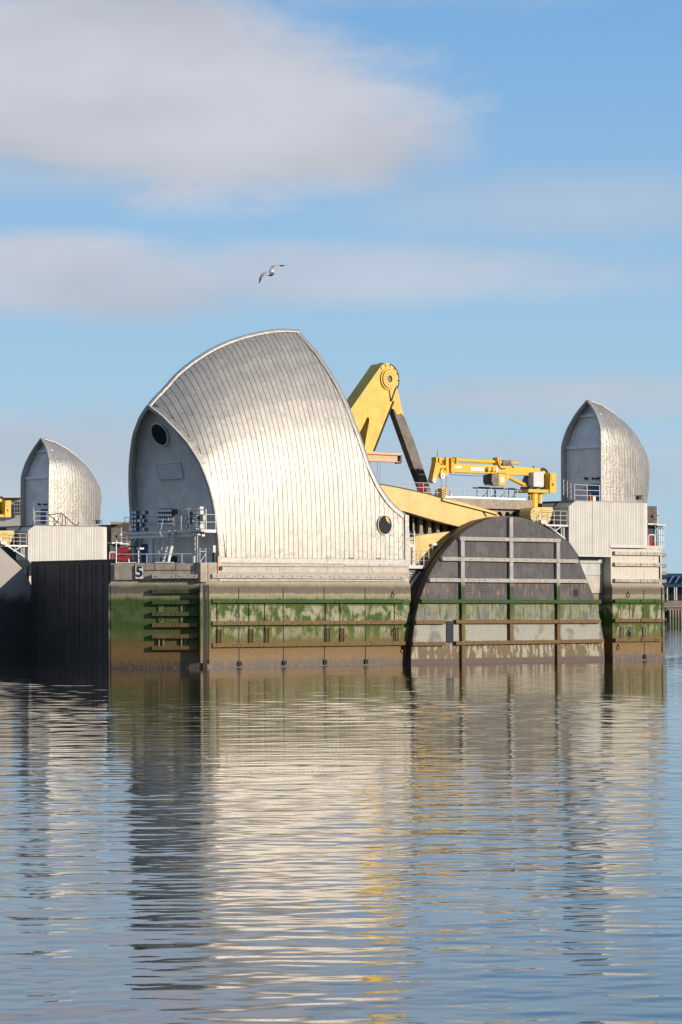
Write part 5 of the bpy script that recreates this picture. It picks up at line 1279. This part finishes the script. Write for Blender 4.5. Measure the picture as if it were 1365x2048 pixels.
# ------------------------------------------------------------------ the next pier, to the left and behind
D2 = Vector((0, SP, 0))
p6 = thing('barrier_pier', 'far left concrete river pier behind the raised dark gate', 'pier', (40, SP, 0))
part(p6, 'pier_base', MB().plan([(x_, y_+SP) for x_, y_ in [(30, 1.0)]+[(44.5, 1.0)]+LOWR[:6]+[(30, 10.3)]], -3, 6.3), M['pier_pale'])
part(p6, 'upper_wall', MB().plan([(x_, y_+SP) for x_, y_ in UPR], 6.31, 9.9), M['pier_pale'])
part(p6, 'upper_wall', MB().box(30, 46.1, SP+1, SP+10.2, 6.31, 8.3), M['pier_pale'])
for src, lab, dd in ((ss, 'small silver pointed shell on the cream housing at far left', Vector((-1.0, 0, -.1))), (hs_, 'cream corrugated housing on the far left pier above the dark gate', Vector((1.4, 0, -.25))),
                     (wp, 'railed steel platform with braces left of the far left cream housing', Vector((1.4, 0, -.2))), (dk, 'dark machinery behind the far left railed platform', Vector((1.4, 0, -.2))),
                     (dr_, 'yellow drive guard on the far left pier at the edge of the photo', Vector((1.4, 0, -.2))), (r2, 'pale guard rail before the far left small shell', Vector((1.4, 0, -.2))),
                     (r2b, 'thin guard rail along the roof of the far left cream housing', Vector((1.4, 0, -.2))), (dx_, 'dark ribbed cabinet right of the far left cream housing', Vector((1.4, 0, -.1))),
                     (re_, 'pale ladder cage at the right tip of the far left pier', Vector((1.4, 0, -.1))), (rc, 'white tube frame with red hydrant at the right end of the far left pier', Vector((1.4, 0, -.1))),
                     (cr, 'yellow crane on the far left pier, cut off by the left edge of the photo', Vector((.3, 0, -.1))), (rl, 'guard rail along the far left hall roof at the edge of the photo', Vector((0, 0, 0)))):
    c = copy_tree(src, D2+dd); c['label'] = lab
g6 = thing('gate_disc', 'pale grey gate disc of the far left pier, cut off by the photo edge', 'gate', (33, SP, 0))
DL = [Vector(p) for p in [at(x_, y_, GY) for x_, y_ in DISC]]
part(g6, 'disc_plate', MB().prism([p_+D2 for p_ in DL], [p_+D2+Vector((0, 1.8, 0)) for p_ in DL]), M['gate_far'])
# unfolded stair frame leaning on the far housing roof
zf = zt1-.2; ff = thing('folded_frame', 'dark zigzag frame of a gangway on the roof of the far left housing', 'gangway frame', tuple(at(130, 1045, SP)))
FYy = SP+.3
for a_, b_ in (((96, 1030), (123, 1026.5)), ((98, 1030), (125, 1052)), ((123, 1026.5), (153, 1053)), ((123, 1027), (110, 1050)), ((153, 1053), (159, 1045)), ((125, 1030), (125, 1051)), ((131, 1034), (131, 1052)), ((108, 1035), (108, 1052))):
    part(ff, 'strut', MB().tube(at(*a_, FYy), at(*b_, FYy), .05), M['blacksteel'])

# ------------------------------------------------------------------ far banks
def farbox(mb_, x0, x1, y0, y1, D, th):
    """box whose front spans the given pixels at depth D, running th metres back"""
    A = atD(x0, y1, D); B = atD(x1, y0, D); f_ = Vector((FW.x, FW.y, 0)).normalized()*th; r_ = R0*((B-A).dot(R0))
    return mb_.prism([A, A+r_, A+r_+Vector((0, 0, B.z-A.z)), A+Vector((0, 0, B.z-A.z))], [A+f_, A+r_+f_, A+r_+f_+Vector((0, 0, B.z-A.z)), A+f_+Vector((0, 0, B.z-A.z))])
def farpoly(pts_, D, th):
    f_ = Vector((FW.x, FW.y, 0)).normalized()*th; a_ = [atD(x_, y_, D) for x_, y_ in pts_]; return MB().prism(a_, [p_+f_ for p_ in a_])
M['brick'] = mat('brown_brick_far', (.24, .165, .125), .9, vary=.12, vscale=.1)
M['brickd'] = mat('dark_slate_roof', (.15, .11, .09), .9)
M['offwhite'] = mat('offwhite_cladding', (.58, .54, .50), .8, vary=.06, vscale=.05)
M['roofblue'] = mat('blue_metal_roof', (.035, .075, .13), .6)
M['roofstrip'] = mat('roof_light_strip', (.22, .30, .45), .4)
M['wood'] = mat('pinkish_timber_deck', (.38, .26, .21), .9, vary=.15, vscale=.3)
M['tanwall'] = mat('tan_wall', (.50, .38, .27), .85)
wb = thing('brick_building', 'brown brick building with a sloping gable far behind, left of the largest shell', 'building', tuple(atD(240, 1240, 900)))
part(wb, 'wall', farbox(MB(), 196, 300, 1049, 1241, 900, 30), M['brick'])
part(wb, 'roof', farpoly([(221, 1043.5), (266, 1043.5), (300, 1043.5), (300, 1048.8), (221, 1048.8)], 899, 28), M['tanwall'])
part(wb, 'gable', farpoly([(221, 1057), (246, 1046), (300, 1046), (300, 1100), (221, 1100)], 897, 1.5), M['brickd'])
part(wb, 'wall_band', farpoly([(244, 1082), (262, 1082), (262, 1086), (244, 1086)], 895, 1.5), M['offwhite'])
for k in range(6):
    part(wb, 'window', farbox(MB(), 243+k*2.6, 244.6+k*2.6, 1082.5, 1087, 893.5, .6), M['glass'])
part(wb, 'annex', farbox(MB(), 254, 275, 1087, 1100, 880, 10), M['tanwall'])
part(wb, 'annex', farbox(MB(), 259.5, 266, 1048, 1062, 892, 3), M['offwhite'])
wt = thing('white_building', 'off white flat building with a glass corner far behind the left crane', 'building', tuple(atD(20, 1240, 950)))
part(wt, 'wall', farbox(MB(), -90, 49, 996, 1241, 950, 40), M['offwhite'])
part(wt, 'roof_edge', farbox(MB(), -92, 50, 992, 995.8, 948, 42), M['white'])
for (a_, b_, c_, e_) in ((27, 47, 1003, 1030),):
    g2 = part(wt, 'window', farbox(MB(), a_, b_, c_, e_, 949, .8), M['glass'])
    for k in range(4): part(g2, 'mullion', farbox(MB(), a_+2+k*5, a_+2.6+k*5, c_, e_, 948.4, .5), M['galv_light'])
    for k in range(3): part(g2, 'floor_band', farbox(MB(), a_, b_, c_+6+k*8, c_+7.2+k*8, 948.2, .15), M['offwhite'])
shd = thing('jetty_shed', 'long shed with a dark blue striped roof on the far jetty at the right edge', 'shed', tuple(atD(1350, 1200, 1300)))
part(shd, 'wall', farbox(MB(), 1330, 1420, 1172, 1201, 1300, 30), M['navy'])
part(shd, 'roof', farpoly([(1334, 1147), (1420, 1147), (1420, 1174), (1329.5, 1172)], 1296, 36), M['roofblue'])
for k in range(6):
    x_ = 1338+k*12.5; part(shd, 'roof_light', farpoly([(x_, 1166), (x_+2.6, 1166), (x_+11, 1152), (x_+8, 1152)], 1295, .8), M['roofstrip'])
part(shd, 'eaves', farpoly([(1329.5, 1171), (1420, 1171), (1420, 1174.5), (1331, 1174.5)], 1294.5, 1.2), M['roofblue'])
for px in (1335, 1349.5, 1353.5, 1366): part(shd, 'post', farbox(MB(), px, px+1.8, 1175, 1201, 1294, 1), M['white'])
for px in (1338, 1343, 1358, 1362): part(shd, 'doorway', farbox(MB(), px, px+3, 1178, 1200, 1298.5, .8), M['blacksteel'])
jt = thing('jetty', 'timber jetty on tall tide-stained piles at the right edge far behind', 'jetty', tuple(atD(1350, 1256, 1300)))
part(jt, 'deck', farbox(MB(), 1326, 1430, 1201.5, 1213, 1288, 25), M['wood']); part(jt, 'fascia', farbox(MB(), 1326, 1430, 1214, 1219, 1289, 24), M['wood'])
part(jt, 'back_wall', farbox(MB(), 1328, 1430, 1219.5, 1258, 1300, 5), M['navy'])
M['pile'] = mat('stained_pile', build=lambda N, b, pos: N.put(b.inputs['Base Color'], N.ramp(N.math('DIVIDE', N.sep(pos)[2], 9), [(0, (.12, .14, .05)), (.45, (.16, .20, .08)), (.6, (.32, .24, .20)), (1, (.36, .26, .22))])))
for k in range(9):
    px = 1340.5+k*5.6; a_ = atD(px, 1219, 1287); part(jt, 'pile', MB().tube((a_.x, a_.y, -2), a_, .42, 8), M['pile'])
# tree line and roofs beyond, seen low between things
# ------------------------------------------------------------------ the gull
GDp = 118.0; gc = atD(541, 546, GDp)
def gp_(px, py, dz=0): return atD(px, py, GDp+dz)
V, Fc, MI = [], [], []
def loft(rings, mi, cap=True):
    n_ = len(rings[0]); b_ = len(V)
    for r in rings: V.extend(r)
    for j in range(len(rings)-1):
        for i in range(n_): Fc.append((b_+j*n_+i, b_+j*n_+(i+1) % n_, b_+(j+1)*n_+(i+1) % n_, b_+(j+1)*n_+i)); MI.append(mi if isinstance(mi, int) else mi[j])
    Fc.append(tuple(b_+i for i in range(n_))[::-1]); MI.append(mi if isinstance(mi, int) else mi[0]); Fc.append(tuple(b_+(len(rings)-1)*n_+i for i in range(n_))); MI.append(mi if isinstance(mi, int) else mi[-1])
def ringat(c_, ax, r1, r2, n_=10):
    ax = Vector(ax).normalized(); u_ = ax.cross(Vector((0, 0, 1))).normalized(); w_ = u_.cross(ax)
    return [c_+u_*r1*cos(2*pi*i/n_)+w_*r2*sin(2*pi*i/n_) for i in range(n_)]
mpx = GDp/FOC
ax = (RT*.62+FW*-.76+UP*.05).normalized()
body = [(-.34, .014, .008), (-.27, .07, .014), (-.18, .055, .05), (-.08, .08, .08), (0, .098, .10), (.08, .088, .09), (.14, .06, .062), (.17, .055, .056), (.21, .045, .046), (.235, .022, .022), (.24, .014, .014), (.285, .003, .004)]
bc = gp_(541.5, 547)
loft([ringat(bc+ax*t_, ax, a_, b_) for t_, a_, b_ in body], [0]*9+[2, 2])
def wing(pts_):
    rr = []
    for (px, py, dz, ch, th) in pts_:
        c_ = gp_(px, py, -1.5*dz); rr.append([c_+(ax*.75-UP*.58)*(ch*.42*cos(a_))+(UP*.75+ax*.58)*(th*sin(a_)) for a_ in [2*pi*i/8 for i in range(8)]])
    loft(rr, [0, 1, 1, 1, 2, 2][:len(rr)-1])
wing([(541, 545, 0, .30, .03), (544.5, 538, -.08, .27, .024), (548, 533.5, -.12, .25, .018), (553, 532.3, -.16, .22, .014), (560, 531.4, -.2, .16, .01), (566, 530.8, -.24, .10, .006), (571.5, 530.3, -.28, .02, .003)])
wing([(540.5, 546.5, 0, .30, .03), (536, 546.2, .05, .27, .024), (529, 548, .1, .25, .018), (524, 552, .14, .21, .014), (521, 557, .16, .16, .01), (519.8, 562, .18, .10, .006), (517.8, 567, .2, .02, .003)])
gm = MB(); gm.v = [tuple(v_) for v_ in V]; gm.f = Fc; gm.mi = MI
M['gw'] = mat('white_plumage', (.95, .93, .90), .8); M['gg'] = mat('grey_plumage', (.45, .43, .41), .8); M['gb'] = mat('black_wingtip', (.02, .02, .022), .8)
g = solo('seagull', gm, [M['gw'], M['gg'], M['gb']], 'white gull gliding with dark wingtips in the open sky', 'bird', tuple(gc), smooth=True)
bpy.context.view_layer.update()
